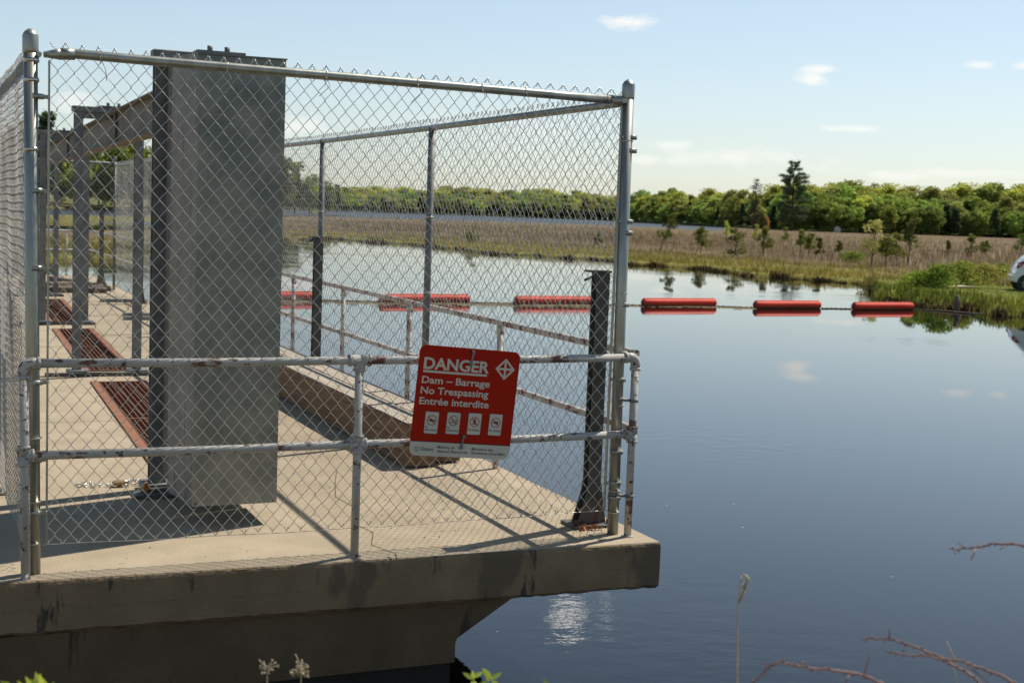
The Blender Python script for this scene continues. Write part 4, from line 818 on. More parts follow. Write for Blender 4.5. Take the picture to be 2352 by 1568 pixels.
frame(1.70, -2.14, -1.58, 'nearest hoist frame, standing behind the tall steel box', True)
frame(7.18, -2.01, -1.45, 'second hoist frame with two grey legs over the rusty gratings')
frame(12.65, -1.865, -1.32, 'third hoist frame, right leg beside the second frame')
frame(18.0, -1.74, -1.20, 'fourth and farthest hoist frame')
ib = thing('hoist_beam', 'long tan steel I-beam slung under the hoist frames', 'beam', -1.8, 9, 2.2)
def hu(v): return -1.84 + .024 * (v - 1.7)
mb = MB()
for (v0, v1, dz0, dz1) in [(1.5, 7.05, 0, 0), (7.06, 12.6, .0, -.01), (12.61, 18.3, -.01, 0)]:
    for (s0, s1, z0, z1) in [(-.065, .065, 2.475, 2.488), (-.065, .065, 2.185, 2.198), (-.006, .006, 2.198, 2.475)]:
        a, b_ = hu(v0), hu(v1); mb.add([(a + s0, v0, z0 + dz0), (a + s1, v0, z0 + dz0), (b_ + s1, v1, z0 + dz1), (b_ + s0, v1, z0 + dz1), (a + s0, v0, z1 + dz0), (a + s1, v0, z1 + dz0), (b_ + s1, v1, z1 + dz1), (b_ + s0, v1, z1 + dz1)], [(3, 2, 1, 0), (4, 5, 6, 7), (0, 1, 5, 4), (1, 2, 6, 5), (2, 3, 7, 6), (3, 0, 4, 7)])
mb.build('girder', 'beam', ib)
mb = MB()
for v in (6.6, 12.1): mb.box(hu(v) - .03, hu(v) - .006, v, v + .012, 2.2, 2.47); mb.box(hu(v) - .012, hu(v) + .03, v + .4, v + .46, 2.44, 2.47)
mb.build('stiffener', 'steel', ib)

# ------------------------------------------------------------------ tall sheet steel box
bx = thing('steel_box', 'tall galvanized sheet-steel box behind the mesh, its foot hanging just above the deck', 'steel box', -1.9, .9)
x0, x1, y0, y1, z0, z1 = -2.126, -1.675, .69, 1.12, .113, 2.44
mb = MB(); t_ = .006
mb.add([(x0, y0, z0), (x1, y0, z0), (x1, y0, z1 + .004), (x0, y0, z1), (x0, y0 + t_, z0), (x1, y0 + t_, z0), (x1, y0 + t_, z1 + .004), (x0, y0 + t_, z1)], [(0, 1, 2, 3), (7, 6, 5, 4), (4, 5, 1, 0), (3, 2, 6, 7), (0, 3, 7, 4), (1, 5, 6, 2)])
mb.build('front_panel', 'sheet', bx)
mb = MB(); dx = .055
mb.add([(x0 + .001, y0 + t_, z0), (x0 - dx, y1, z0), (x0 - dx, y1, z1 + .03), (x0 + .001, y0 + t_, z1), (x0 + t_, y0 + t_, z0), (x0 - dx + t_, y1, z0), (x0 - dx + t_, y1, z1 + .03), (x0 + t_, y0 + t_, z1)], [(0, 3, 2, 1), (4, 5, 6, 7), (0, 1, 5, 4), (3, 7, 6, 2), (1, 2, 6, 5)])
mb.build('side_panel', 'sheet_side', bx)
mb = MB(); mb.add([(x1, y0 + t_, z0), (x1, y1, z0), (x1, y1, z1 + .03), (x1, y0 + t_, z1), (x1 - t_, y0 + t_, z0), (x1 - t_, y1, z0), (x1 - t_, y1, z1 + .03), (x1 - t_, y0 + t_, z1)], [(0, 1, 2, 3), (7, 6, 5, 4), (4, 5, 1, 0), (3, 2, 6, 7), (1, 5, 6, 2)]); mb.build('side_panel', 'sheet', bx)
mb = MB(); mb.add([(x0 - .004, y0 - .004, z1 + .002), (x1 + .006, y0 - .004, z1 + .006), (x1 + .006, y1 + .5, z1 + .034), (x0 - dx - .004, y1 + .5, z1 + .034), (x0 - .004, y0 - .004, z1 + .010), (x1 + .006, y0 - .004, z1 + .014), (x1 + .006, y1 + .5, z1 + .042), (x0 - dx - .004, y1 + .5, z1 + .042)], [(3, 2, 1, 0), (4, 5, 6, 7), (0, 1, 5, 4), (1, 2, 6, 5), (2, 3, 7, 6), (3, 0, 4, 7)]); mb.build('top_plate', 'sheet', bx)
mb = MB(); mb.box(x1 - .01, x1, y1 + .002, y1 + .52, .9, .96); mb.build('back_frame', 'galvd', bx); mb = MB(); mb.box(x0 - .005, x1 - .012, y1 + .001, y1 + .44, z0 + .005, z1 + .02); mb.build('inner_casing', 'steel', bx)
mb = MB()
for u_ in (x0 + .02, x1 - .02): mb.tube([(u_, y0 - .004, z0 + .015), (u_, y0, z0 + .015)], .006, 8)
mb.build('rivet', 'black', bx)

# ------------------------------------------------------------------ timbers
for (a, b_, hh_, lb) in [(-.485, -.272, .30, 'weathered square timber beam lying on the deck, inner one of the pair'), (-.262, -.05, .292, 'weathered square timber beam lying on the deck, outer one next to the water')]:
    tb = thing('timber_beam', lb, 'timber', (a + b_) / 2, 4.5, 0, None); mb = MB(); NN = 60; vs = []; fs = []; v0 = 2.0 if a < -.4 else 2.12
    for i in range(NN):
        v = v0 + (7.4 - v0) * i / (NN - 1); r_ = random.Random(i + int(a * 1000)); j = [r_.uniform(-.002, .002) for _ in range(8)]; c_ = .012; sk = .0
        vs += [(a + sk, v, .012 + j[0]), (a + j[1] * .6, v, hh_ - c_ * 1.5), (a + c_ + j[2], v, hh_ + j[3] * .6), (a + .1, v, hh_ + j[4]), (b_ - c_, v, hh_ + j[5] * .5), (b_ + j[6], v, hh_ - c_), (b_, v, .012)]
    for i in range(NN - 1):
        for k in range(7): fs.append((i * 7 + k, i * 7 + (k + 1) % 7, (i + 1) * 7 + (k + 1) % 7, (i + 1) * 7 + k))
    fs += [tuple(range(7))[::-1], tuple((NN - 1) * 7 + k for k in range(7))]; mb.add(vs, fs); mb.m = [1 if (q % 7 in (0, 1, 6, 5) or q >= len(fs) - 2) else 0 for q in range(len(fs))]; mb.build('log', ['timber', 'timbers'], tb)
    mb = MB(); mb.box(a + .02, b_ - .01, v0 + .05, v0 + .16, .001, .014); mb.build('shim', 'rubber', tb)
hp = thing('black_hose', 'short black rubber roller lying on the timbers beside the steel box', 'hose', -.37, 6.3, .3); mb = MB(); mb.tube([(-.62, 6.5, .345), (-.3, 6.2, .345)], .045, 14); mb.build('roller', 'rubber', hp)
# scrap at the far end of the deck
for i, (u, v, L_, an, lb) in enumerate([(-.35, 20.3, 1.0, .3, 'dark broken board on top of the far scrap pile'), (-.1, 19.9, 1.1, -.5, 'dark splintered log leaning across the far scrap pile'), (.0, 19.4, .9, .1, 'thick dark log at the right of the far scrap pile'), (-.45, 19.3, .8, .9, 'short dark stick at the left of the far scrap pile'), (-.2, 18.9, 1.0, .0, 'dark board at the near edge of the far scrap pile')]):
    o = MB(); o.cbox(-L_ / 2, L_ / 2, -.06, .06, 0, .10, .01); q = o.build('scrap_timber', 'wood'); q.location = W(u - .55, v, .005 + .06 * (i % 2)); q.rotation_euler = (.05 * i, .12 if i == 1 else .02, A0 + an); tag(q, lb, 'timber')
for (u, v, L_, lb) in [(-.25, 16.7, .75, 'grey plank on the deck below the far scrap pile'), (-.4, 13.9, .5, 'grey plank near the third frame leg'), (-.45, 13.3, .55, 'second grey plank behind the tall steel box')]:
    o = MB(); o.cbox(-L_ / 2, L_ / 2, -.05, .05, 0, .05, .004); q = o.build('plank', 'galvd'); q.location = W(u, v, .003); q.rotation_euler = (0, 0, A0); tag(q, lb, 'plank')

# chain, padlock, small bits on the deck
ch = thing('loose_chain', 'loose steel chain lying on the deck left of the tall steel box', 'chain', -2.35, 1.85); r_ = random.Random(4)
path = []
for k in range(34):
    t_ = k / 33; path.append((-2.56 + .50 * t_ + .018 * math.sin(k * 1.9), 1.86 + .035 * math.sin(k * 1.1) - .10 * max(0, t_ - .6), .010))
path += [(-2.52 + .05 * math.cos(k * .8), 1.90 + .04 * math.sin(k * .8), .012) for k in range(9)]
path += [(-2.3 + .16 * k / 8, 1.93 + .012 * math.sin(k), .012) for k in range(9)]
mb = MB()
for k, p in enumerate(path):
    a = r_.uniform(0, 3.14); tilt = (k % 2) * 1.2; pts = []
    for j in range(9):
        q = j / 8 * 6.283; lx, ly = .014 * math.cos(q), .008 * math.sin(q); pts.append((p[0] + lx * math.cos(a) - ly * math.sin(a) * math.cos(tilt), p[1] + lx * math.sin(a) + ly * math.cos(a) * math.cos(tilt), p[2] + ly * math.sin(tilt)))
    mb.tube(pts, .0028, 5, cap=False)
mb.build('links', 'wire', ch)
lk = thing('padlock', 'brass padlock resting on the loose chain', 'padlock', -2.34, 1.84, .0); mb = MB(); mb.cbox(-2.375, -2.305, 1.80, 1.85, .012, .036, .004); mb.build('body', 'brass', lk); mb = MB(); mb.tube([(-2.31, 1.815, .024), (-2.275, 1.815, .026), (-2.265, 1.825, .026), (-2.275, 1.838, .026), (-2.31, 1.838, .024)], .005, 8); mb.build('shackle', 'galv', lk)
bp = thing('anchor_bolt', 'rusty orange anchor bolt on the dark base plate beside the padlock', 'bolt', -2.23, 1.66); mb = MB(); mb.cbox(-2.30, -1.98, 1.44, 1.60, .003, .022, .004); mb.build('plate', 'steel', bp); mb = MB(); mb.tube([(-2.225, 1.55, .022), (-2.225, 1.55, .05)], .022, 6); mb.tube([(-2.225, 1.55, .05), (-2.225, 1.55, .075)], .012, 8); mb.build('nut', 'orange', bp)
cl = thing('clamp_plate', 'small bright steel clamp on the deck at the left edge, outside the fence', 'clamp', -3.0, 1.78); mb = MB(); mb.cbox(-3.12, -2.965, 1.73, 1.78, .004, .02, .003); mb.tube([(-3.0, 1.75, .02), (-3.0, 1.75, .045)], .012, 6); mb.build('plate', 'galv', cl)
dl = thing('dead_leaves', 'little heap of curled orange dead leaves at the foot of the front steel post', 'leaves', -.08, .12); P = []
n = 46; P = np.stack([rng.normal(0, .035, n), rng.normal(0, .02, n), np.abs(rng.normal(.012, .012, n))], 1); V, _c = leafcloud(P, .012, np.ones((n, 3)))
npmesh('leaf_heap', V, np.arange(n * 4).reshape(-1, 4), 'orange', dl)
n = 150; P = np.stack([rng.uniform(-2.9, .05, n), rng.uniform(-.2, 2.6, n), np.full(n, .003)], 1); s = rng.uniform(.001, .0042, n)[:, None]; a = s * np.array((1, .3, .2)); b = s * np.array((-.3, 1, .6)); V = np.stack([P - a, P - b, P + a + np.array((0, 0, .003)), P + b], 1).reshape(-1, 3)
g_ = npmesh('deck_grit', V, np.arange(n * 4).reshape(-1, 4), 'soil', kind='stuff', label='scattered dark grit and crumbs on the concrete deck', cat='grit'); g_.location = W(0, 0, 0); g_.rotation_euler = (0, 0, A0)

# ------------------------------------------------------------------ DANGER sign
cs = [(-1.132, 1.034), (-.586, .986), (-1.185, .474), (-.632, .430)]
sv = -.125
def rescale(u, z, v):     # carry a point of the fence plane to the sign's own plane, a hand nearer the viewer
    q = W(u, 0, z); C0 = Vector((0, 0, HC)); d = q - C0; t_ = ((W(0, v, 0) - C0).dot(DS)) / d.dot(DS); p = C0 + d * t_ - FR; return p.dot(DT), p.z
cs = [rescale(a, b_, sv) for a, b_ in cs]
TL, TR_, BL_, BR_ = [Vector((a, 0, b_)) for a, b_ in cs]
Uv = ((TR_ - TL) + (BR_ - BL_)) / 2; Wd = Uv.length; ctr = (TL + TR_ + BL_ + BR_) / 4; Hd = (((TL - BL_) + (TR_ - BR_)) / 2).length; ang = math.atan2(Uv.z, Uv.x)
print('sign', Wd, Hd, math.degrees(ang), ctr)
sg = bpy.data.objects.new('danger_sign', None); col.objects.link(sg); sg.location = W(ctr.x, sv, ctr.z)
sg.rotation_euler = (Matrix.Rotation(A0, 3, 'Z') @ Matrix.Rotation(-ang, 3, 'Y')).to_euler(); tag(sg, 'crooked red danger sign with white lettering hung on the railing', 'sign')
def sp(u, v): return (u - .5) * Wd, (.5 - v) * Hd
def rrect(x0, x1, z0, z1, r, n=7):
    p = []
    for cx, cz, a0 in ((x1 - r, z1 - r, 0), (x0 + r, z1 - r, 90), (x0 + r, z0 + r, 180), (x1 - r, z0 + r, 270)):
        for k in range(n): a = R(a0 + 90 * k / (n - 1)); p.append((cx + r * math.cos(a), cz + r * math.sin(a)))
    return p
def flat(name, polys, y, mt, parent=sg, th=.0007):
    mb = MB()
    for p in polys: mb.prism(p, y, y + th)
    return mb.build(name, mt, parent)
pan = flat('panel', [rrect(-Wd / 2, Wd / 2, -Hd / 2, Hd / 2, .034)], 0, 'red', th=.003)
full = rrect(-Wd / 2, Wd / 2, -Hd / 2, Hd / 2, .034); zc = sp(0, .873)[1]; strip = [(-Wd / 2, zc)] + [p for p in full if p[1] < -Hd / 4] + [(Wd / 2, zc)]
flat('white_strip', [strip], -.0008, 'white', pan); flat('black_line', [[(-Wd / 2, zc), (Wd / 2, zc), (Wd / 2, zc + .0035), (-Wd / 2, zc + .0035)]], -.0009, 'black', pan)
def text(body, u, v, u1=None, cap=.05, mt='white', bold=.0, y=-.0009, name='lettering', parent=None, slant=0):
    cu_ = bpy.data.curves.new('txt', 'FONT'); cu_.body = body; cu_.size = 1; cu_.offset = bold; cu_.resolution_u = 4; cu_.shear = slant
    o = bpy.data.objects.new('txt', cu_); col.objects.link(o); dg = bpy.context.evaluated_depsgraph_get(); me = bpy.data.meshes.new_from_object(o.evaluated_get(dg)); bpy.data.objects.remove(o); bpy.data.curves.remove(cu_)
    co = np.array([v_.co[:] for v_ in me.vertices]); w0, w1 = co[:, 0].min(), co[:, 0].max(); caph = .73
    s_z = cap * Hd / caph; x_, z_ = sp(u, v); s_x = ((u1 - u) * Wd / (w1 - w0)) if u1 else s_z
    for v_ in me.vertices:
        c_ = v_.co.copy(); v_.co = (x_ + (c_.x - w0) * s_x, y, z_ + c_.y * s_z)
    me.materials.clear(); me.materials.append(G[mt]); o = bpy.data.objects.new(name, me); col.objects.link(o); o.parent = parent or pan; return o
text('DANGER', .050, .212, .70, .105, bold=.03)
a0_, b0_ = sp(.052, .0)[0], sp(.683, 0)[0]; za, zb_ = sp(0, .226)[1], sp(0, .246)[1]; flat('underline', [[(a0_, zb_), (b0_, zb_), (b0_, za), (a0_, za)]], -.0008, 'white', pan)
text('Dam \u2013 Barrage', .047, .342, .722, .065, bold=.022); text('No Trespassing', .047, .437, .718, .065, bold=.022); text('Entr\u00e9e interdite', .045, .533, .735, .065, bold=.022)
dc = sp(.86, .165); hw, hh2 = .1 * Wd, .1 * Hd; s_ = .011; ps = []
pt = [(dc[0], dc[1] + hh2), (dc[0] + hw, dc[1]), (dc[0], dc[1] - hh2), (dc[0] - hw, dc[1])]; k_ = .74; pi_ = [(dc[0] + (x - dc[0]) * k_, dc[1] + (z - dc[1]) * k_) for x, z in pt]
for i in range(4): j = (i + 1) % 4; ps.append([pt[i], pt[j], pi_[j], pi_[i]])
ps.append([(dc[0] - s_ / 2, dc[1] - hh2 * .76), (dc[0] + s_ / 2, dc[1] - hh2 * .76), (dc[0] + s_ / 2, dc[1] + hh2 * .76), (dc[0] - s_ / 2, dc[1] + hh2 * .76)])
emb = flat('diamond_emblem', ps, -.0008, 'white', pan); flat('crossbar', [[(dc[0] - hw * .76, dc[1] - s_ / 2), (dc[0] + hw * .76, dc[1] - s_ / 2), (dc[0] + hw * .76, dc[1] + s_ / 2), (dc[0] - hw * .76, dc[1] + s_ / 2)]], -.0012, 'white', pan)
def arcp(c, r, a0, a1, n=10, sx=1): return [(c[0] + sx * r * math.cos(R(a0 + (a1 - a0) * k / n)), c[1] + r * math.sin(R(a0 + (a1 - a0) * k / n))) for k in range(n + 1)]
def circ(c, r, sx=1, sz=1, n=18): return [(c[0] + sx * r * math.cos(6.283 * k / n), c[1] + sz * r * math.sin(6.283 * k / n)) for k in range(n)]
for i, (u_, v_, l1, l2) in enumerate([(.186, .697, 'No', 'Motor Boats'), (.400, .691, 'No', 'Swimming'), (.612, .686, None, 'No Wading'), (.824, .682, None, 'No Fishing')]):
    bw, bh = .130 * Wd, .196 * Hd; c_ = sp(u_, v_)
    flat('pictogram_border', [rrect(c_[0] - bw / 2 - .0018, c_[0] + bw / 2 + .0018, c_[1] - bh / 2 - .0018, c_[1] + bh / 2 + .0018, .0075)], -.0006, 'black', pan)
    pg = flat('pictogram', [rrect(c_[0] - bw / 2, c_[0] + bw / 2, c_[1] - bh / 2, c_[1] + bh / 2, .006)], -.0012, 'white', pan)
    k2 = (c_[0], c_[1] + bh * (.12 if i < 2 else .10)); rr = .0255; s1 = .0032; sym = []
    if i == 0: sym = [[(k2[0] - .015, k2[1] + .002), (k2[0] - .010, k2[1] - .006), (k2[0] + .014, k2[1] - .006), (k2[0] + .020, k2[1] + .002)], [(k2[0] - .006, k2[1] + .002), (k2[0] - .003, k2[1] + .007), (k2[0] + .003, k2[1] + .007), (k2[0] + .004, k2[1] + .002)], [(k2[0] - .018, k2[1] - .001), (k2[0] - .015, k2[1] - .001), (k2[0] - .015, k2[1] + .005), (k2[0] - .018, k2[1] + .005)]]
    if i == 1: sym = [circ((k2[0] + .014, k2[1] + .002), .0042), [(k2[0] - .018, k2[1] - .009), (k2[0] - .016, k2[1] - .0065), (k2[0] - .004, k2[1] - .004), (k2[0] + .008, k2[1] - .004), (k2[0] - .001, k2[1] + .006), (k2[0] - .010, k2[1] + .004), (k2[0] - .010, k2[1] + .001), (k2[0] - .002, k2[1] + .002), (k2[0] + .001, k2[1] - .002), (k2[0] - .008, k2[1] - .003)][::-1], [(k2[0] - .018, k2[1] - .012), (k2[0] + .018, k2[1] - .012), (k2[0] + .018, k2[1] - .0095), (k2[0] - .018, k2[1] - .0095)]]
    if i == 2: sym = [circ((k2[0] + .001, k2[1] + .014), .0042), [(k2[0] - .005, k2[1] - .008), (k2[0] + .005, k2[1] - .008), (k2[0] + .006, k2[1] + .009), (k2[0] - .004, k2[1] + .009)], [(k2[0] - .009, k2[1] - .003), (k2[0] - .006, k2[1] - .003), (k2[0] - .003, k2[1] + .007), (k2[0] - .005, k2[1] + .008)], [(k2[0] - .013, k2[1] - .013), (k2[0] + .012, k2[1] - .013), (k2[0] + .012, k2[1] - .010), (k2[0] - .013, k2[1] - .010)]]
    if i == 3: sym = [circ((k2[0] + .003, k2[1]), .014, 1, .42), [(k2[0] - .010, k2[1]), (k2[0] - .019, k2[1] + .006), (k2[0] - .016, k2[1]), (k2[0] - .019, k2[1] - .006)], [(k2[0] - .002, k2[1] + .005), (k2[0] + .006, k2[1] + .005), (k2[0] + .002, k2[1] + .009)]]
    for j, p_ in enumerate(sym): flat('symbol', [p_], -.0016 - .0001 * j, 'black', pan)
    o_, q_ = circ(k2, rr, n=32), circ(k2, rr - s1, n=32); rg = MB()
    vs = [(a, -.0021, b_) for a, b_ in o_] + [(a, -.0021, b_) for a, b_ in q_]; rg.add(vs, [(j, (j + 1) % 32, 32 + (j + 1) % 32, 32 + j) for j in range(32)]); 
    d_ = (rr - s1 * .5) * .707; w_ = s1 * .36 * 1.2; rg.add([(k2[0] - d_ - w_, -.0024, k2[1] + d_ - w_), (k2[0] - d_ + w_, -.0024, k2[1] + d_ + w_), (k2[0] + d_ + w_, -.0024, k2[1] - d_ + w_), (k2[0] + d_ - w_, -.0024, k2[1] - d_ - w_)], [(0, 1, 2, 3)]); rg.build('prohibition_ring', 'red', pan)
    du = bw / Wd
    if l1: text(l1, u_ - du * .44, v_ + .048, u_ - du * .22, .018, 'black', .01, -.0016)
    text(l2, u_ - du * .44, v_ + (.074 if l1 else .064), u_ + du * .44, .020, 'black', .01, -.0016)
text('Ontario', .108, .952, .237, .036, 'black', .006, -.0018); lc = sp(.069, .940)
rg = MB(); o_, q_ = circ(lc, .0118, n=28), circ(lc, .0102, n=28); rg.add([(a, -.0020, b_) for a, b_ in o_] + [(a, -.0020, b_) for a, b_ in q_], [(j, (j + 1) % 28, 28 + (j + 1) % 28, 28 + j) for j in range(28)])
for k in range(3):
    a = R(90 + 120 * k + 60); px_ = [(lc[0], lc[1]), (lc[0] + .0078 * math.cos(a - .42), lc[1] + .0078 * math.sin(a - .42)), (lc[0] + .0088 * math.cos(a), lc[1] + .0088 * math.sin(a)), (lc[0] + .0078 * math.cos(a + .42), lc[1] + .0078 * math.sin(a + .42))]; px2 = [(lc[0] + (x - lc[0]) * .72 + .0009 * math.cos(a), lc[1] + (z - lc[1]) * .72 + .0009 * math.sin(a)) for x, z in px_]
    rg.add([(x, -.0020, z) for x, z in px_] + [(x, -.0020, z) for x, z in px2], [(j, (j + 1) % 4, 4 + (j + 1) % 4, 4 + j) for j in range(4)])
rg.build('flower_logo', 'black', pan)
for tx_, u_, v_, u1 in [('Ministry of', .272, .925, .44, ), ('Natural Resources', .272, .962, .575), ('Minist\u00e8re des', .612, .927, .83), ('Richesses naturelles', .612, .962, .955)]: text(tx_, u_, v_, u1, .025, 'black', .008, -.0018, slant=.12)
for (u_, va, vb) in ((.512, .03, .15), (.508, .80, .915)):
    a = sp(u_ + .006, va); b_ = sp(u_ - .006, vb); mb = MB(); mb.tube([(a[0], .12, a[1] + .006), (a[0], -.004, a[1] + .004), (a[0], -.010, a[1] - .004), (b_[0], -.010, b_[1] + .008), (b_[0], -.004, b_[1])], .0048, 8); mb.tube([(a[0], -.006, a[1] - .002), (a[0], -.016, a[1] - .002)], .009, 6); mb.tube([(b_[0], .0, b_[1] + .004), (b_[0], -.014, b_[1] + .004)], .009, 6); mb.build('hanging_bolt', 'galvd', sg)

# ------------------------------------------------------------------ plants on the near bank
def rooted(name, label, cat, root): return empty(name, label, cat, root)
def twig(px_pts, dist0, dist1, root, r0, label, spurs, r1=.0012):
    pts = [at(x, y, dist0 + (dist1 - dist0) * i / (len(px_pts) - 1)) for i, (x, y) in enumerate(px_pts)]
    root = Vector(root); e = rooted('bramble_branch', label, 'branch', root); r_ = random.Random(len(label)); last = pts[-1]
    mid = last.lerp(root, .5) + Vector((.12, 0, .12)); full = pts + [last.lerp(mid, .5) + Vector((0, 0, .04)), mid, root]
    # gentle zigzag between nodes
    P = []
    for i in range(len(full) - 1):
        for k in range(3): P.append(full[i].lerp(full[i + 1], k / 3) + Vector((r_.uniform(-1, 1), r_.uniform(-1, 1), r_.uniform(-1, 1))) * .0013)
    P.append(full[-1]); P = [p - root for p in P]; mb = MB(); mb.tube(P, r1, 8, r1=r0); mb.build('stem', 'twig', e)
    mb = MB()
    for i in range(2, len(P) - 6, 2):
        d = (P[i + 1] - P[i]).normalized(); s_ = Vector((r_.uniform(-.4, .4), r_.uniform(-.5, .5), r_.choice((-1, 1)) * 1.0)); s_ = (s_ - d * s_.dot(d)).normalized() + d * -.9; mb.tube([P[i], P[i] + s_ * .003, P[i] + s_ * .006], [.0019, .0014, .0004], 6)
    mb.build('buds', 'twig', e)
    mb = MB()
    for (x, y, x2, y2) in spurs:
        f = max(0, min(1, (x - px_pts[0][0]) / (px_pts[-1][0] - px_pts[0][0] + 1e-6))); dd = dist0 + (dist1 - dist0) * f; mb.tube([at(x, y, dd) - root, at((x + x2) / 2 + 1, (y + y2) / 2, dd - .01) - root, at(x2, y2, dd - .015) - root], [.0016, .0013, .0009], 6)
    if spurs: mb.build('side_twig', 'twig', e)
def q4(x, y): return ((1750 + x / 3.136) * .9408, (1200 + y / 3.136) * .9408)
def Q(*a): return [q4(*p) for p in a]
def QS(*a): return [(*q4(p[0], p[1]), *q4(p[2], p[3])) for p in a]
twig(Q((1782, 434), (1825, 443), (1903, 430), (1985, 428), (2060, 412), (2112, 395), (2170, 398), (2230, 400), (2352, 414), (2500, 432)), 2.9, 2.7, (2.3, 2.0, .45), .0030, 'bare reddish twig reaching in alone from the right over the water', QS((1903, 430, 1843, 388), (1985, 428, 1945, 520), (1818, 440, 1823, 475), (2230, 400, 2165, 440)))
twig(Q((270, 1465), (300, 1440), (345, 1395), (385, 1345), (430, 1330), (485, 1300), (560, 1325), (640, 1333), (690, 1335), (760, 1358), (870, 1358), (960, 1378), (1060, 1390), (1125, 1405), (1180, 1428), (1250, 1462), (1400, 1540)), 2.5, 2.5, (1.0, 2.1, .42), .0032, 'thorny reddish branch arching along the bottom edge, left of the crossing pair', QS((385, 1345, 347, 1298), (1125, 1400, 1170, 1240), (1015, 1390, 985, 1462)))
twig(Q((1110, 1138), (1170, 1120), (1230, 1126), (1310, 1120), (1370, 1136), (1450, 1163), (1530, 1188), (1600, 1217), (1690, 1250), (1770, 1300), (1850, 1350), (1930, 1392), (1980, 1430), (2030, 1475), (2150, 1580)), 2.6, 2.45, (1.55, 2.05, .42), .0032, 'upper of two crossing thorny branches at bottom right', QS((1320, 1120, 1320, 1045), (1445, 1163, 1420, 1230)))
twig(Q((1292, 1222), (1350, 1232), (1440, 1244), (1540, 1250), (1640, 1262), (1730, 1275), (1840, 1288), (1930, 1312), (2010, 1345), (2090, 1372), (2170, 1403), (2230, 1438), (2290, 1475), (2400, 1540)), 2.55, 2.4, (1.65, 1.95, .42), .0032, 'lower of two crossing thorny branches at bottom right', QS((1915, 1325, 2080, 1460)))
def grass_stalk(name, px_pts, dist, label, cat, head=None, r=.0022, mt='reed'):
    pts = [at(x, y, dist) for x, y in px_pts]; root = Vector((pts[-1].x, min(pts[-1].y, 3.1) - .1, 0)); root.z = bank_z(root.x, root.y); e = rooted(name, label, cat, root)
    P = [p - root for p in pts] + [Vector((0, 0, 0))]; mb = MB(); mb.tube(P, r * .5, 7, r1=r * 1.2); mb.build('stem', mt, e); return e, P
e, P = grass_stalk('dry_reed', [(1703, 1322), (1699, 1345), (1696, 1370), (1694, 1410), (1694, 1480), (1693, 1568)], 3.3, 'single dry reed with a hooked seed head standing before the water', 'reed')
mb = MB(); a = [at(*q4(x, y), 3.3) - Vector(e.location) for x, y in ((188, 690), (196, 655), (208, 632), (222, 640), (236, 665), (234, 690), (222, 706))]; mb.tube(a, [.001, .0012, .0016, .003, .0045, .004, .002], 6)
for k in range(60):
    t_ = k / 60; c_ = at(*q4(222 - 52 * t_ - 6 * math.sin(k), 700 + 150 * t_), 3.3) - Vector(e.location); d = Vector((rng.normal(0, 1), rng.normal(0, 1), -1.2 + rng.normal(0, .6))).normalized() * .012 * (1.3 - t_); mb.tube([c_, c_ + d], .0012, 4, r1=.0005)
mb.build('seed_head', 'reed', e)
e, P = grass_stalk('wispy_grass', [(2179, 1480), (2184, 1510), (2193, 1540), (2200, 1575)], 2.9, 'thin pale grass stalk behind the crossing thorny branches', 'grass', r=.001)
mb = MB()
for k in range(7): c_ = at(2179 + k * 2.6, 1482 + k * 7, 2.9) - Vector(e.location); mb.tube([c_, c_ + Vector((-.006 + .001 * k, 0, .011))], .0014, 4, r1=.0004)
mb.build('seed_head', 'reed', e)
for (x, y, lb, sd) in [(612, 1527, 'left of two dried brown flower heads at the bottom edge', 1), (690, 1524, 'right of two dried brown flower heads at the bottom edge, the fuller one', 2)]:
    e, P = grass_stalk('dried_flower', [(x, y), (x + 2, y + 30), (x, y + 60)], 3.0, lb, 'dried flower', r=.0014); mb = MB(); r_ = random.Random(sd)
    for k in range(16 if sd == 1 else 34):
        c_ = Vector(P[0]) + Vector((0, 0, -.012 * r_.random() - .008 * sd * r_.random())); d = Vector((r_.uniform(-1, 1.3 if sd == 1 else 1), r_.uniform(-1, 1), r_.uniform(-.6, .8))); q_ = c_ + d * .016; mb.tube([c_, q_, q_ + Vector((r_.uniform(-1, 1), 0, r_.uniform(-1, 1))) * .007], .0009, 4); mb.tube([q_, q_ + d * .005], .0024, 5, r1=.0006)
    if sd == 2: mb.tube([Vector(P[0]), Vector(P[0]) + Vector((-.012, 0, .022))], .0010, 4)
    mb.build('seed_head', 'orange' if sd == 9 else 'reed', e)
def leaf_shape(mb, base, tip, wd, droop=.15, nrm=Vector((0, -1, .4))):
    d = tip - base; L_ = d.length; side = d.cross(nrm).normalized(); n = 9; vs = []
    for i in range(n):
        t_ = i / (n - 1); w_ = wd * math.sin(math.pi * t_ ** .8) ** .9 if 0 < t_ < 1 else .0003; c_ = base + d * t_ + Vector((0, 0, -droop * L_ * t_ * t_)); up_ = nrm.normalized() * w_ * .25
        vs += [c_ - side * w_ + up_, c_, c_ + side * w_ + up_]
    fs = []
    for i in range(n - 1): fs += [(i * 3, i * 3 + 1, i * 3 + 4, i * 3 + 3), (i * 3 + 1, i * 3 + 2, i * 3 + 5, i * 3 + 4)]
    mb.add(vs, fs, 0, True)
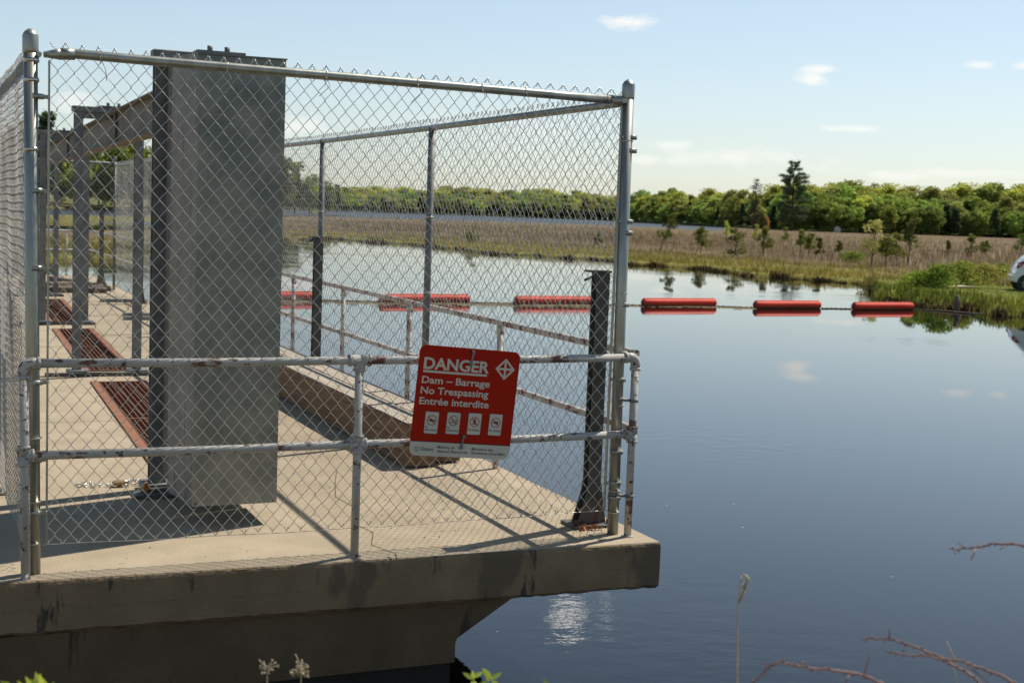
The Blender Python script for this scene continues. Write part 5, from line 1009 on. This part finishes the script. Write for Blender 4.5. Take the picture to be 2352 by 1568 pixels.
def shoot(x, y, dist, label, tips, wd, low=1600):
    top = at(x, y, dist); root = Vector((top.x, 2.9, bank_z(top.x, 2.9))); e = rooted('leafy_shoot', label, 'plant', root); mb = MB(); mb.tube([top - root, at(x + 3, y + 50, dist) - root, Vector((0, 0, 0))], .0016, 7, r1=.004); mb.build('stem', 'shoot', e)
    for (bx_, by_, tx_, ty_, ww) in tips:
        mb = MB(); leaf_shape(mb, at(bx_, by_, dist) - root, at(tx_, ty_, dist - random.uniform(-.04, .05)) - root, wd * ww, droop=.12); mb.build('leaf', 'shoot', e)
shoot(62, 1568, 2.6, 'bright green willow-leaved shoot in the bottom left corner', [(80, 1590, 58, 1545, 1), (85, 1590, 82, 1535, .9), (100, 1600, 92, 1534, 1.1), (118, 1600, 80, 1533, 1.6), (70, 1600, 40, 1552, 1), (60, 1600, 0, 1552, 1), (40, 1600, 14, 1556, 1), (100, 1600, 70, 1550, 1), (110, 1600, 124, 1560, .9), (90, 1600, 52, 1562, 1.2)], .0048)
shoot(1087, 1548, 2.9, 'small upright green shoot at the bottom edge, left of its pair', [(1087, 1560, 1063, 1538, 1), (1087, 1555, 1110, 1538, 1), (1087, 1560, 1085, 1534, .8), (1087, 1575, 1090, 1558, 1.4)], .0048)
shoot(1130, 1555, 2.9, 'small green shoot at the bottom edge, right and taller of its pair', [(1128, 1560, 1108, 1528, 1.3), (1128, 1558, 1152, 1540, 1.1), (1128, 1562, 1118, 1545, 1.5), (1130, 1568, 1148, 1568, 1.2), (1125, 1570, 1100, 1566, 1.1)], .0048)
shoot(1262, 1590, 2.9, 'single narrow leaf tip poking up at the bottom edge', [(1262, 1590, 1250, 1552, 1)], .0048)
n = 60; e = thing('green_weed', 'small green weed growing behind the edge-on left fence', 'weed', -3.3, 3.9, 0); P = np.stack([rng.uniform(-.12, .18, n), rng.uniform(-.1, .1, n), rng.uniform(.35, 1.0, n)], 1); V, cx = leafcloud(P, .02, np.tile(np.array((.08, .13, .03)), (n, 1))); npmesh('foliage', V, np.arange(n * 4).reshape(-1, 4), 'leaf', e, cols=cx); mb = MB(); mb.tube([(-3.3, 3.9, 0), (-3.28, 3.9, .5), (-3.25, 3.9, .95)], .005, 6); mb.build('stem', 'twig', e)
bpy.context.view_layer.update()
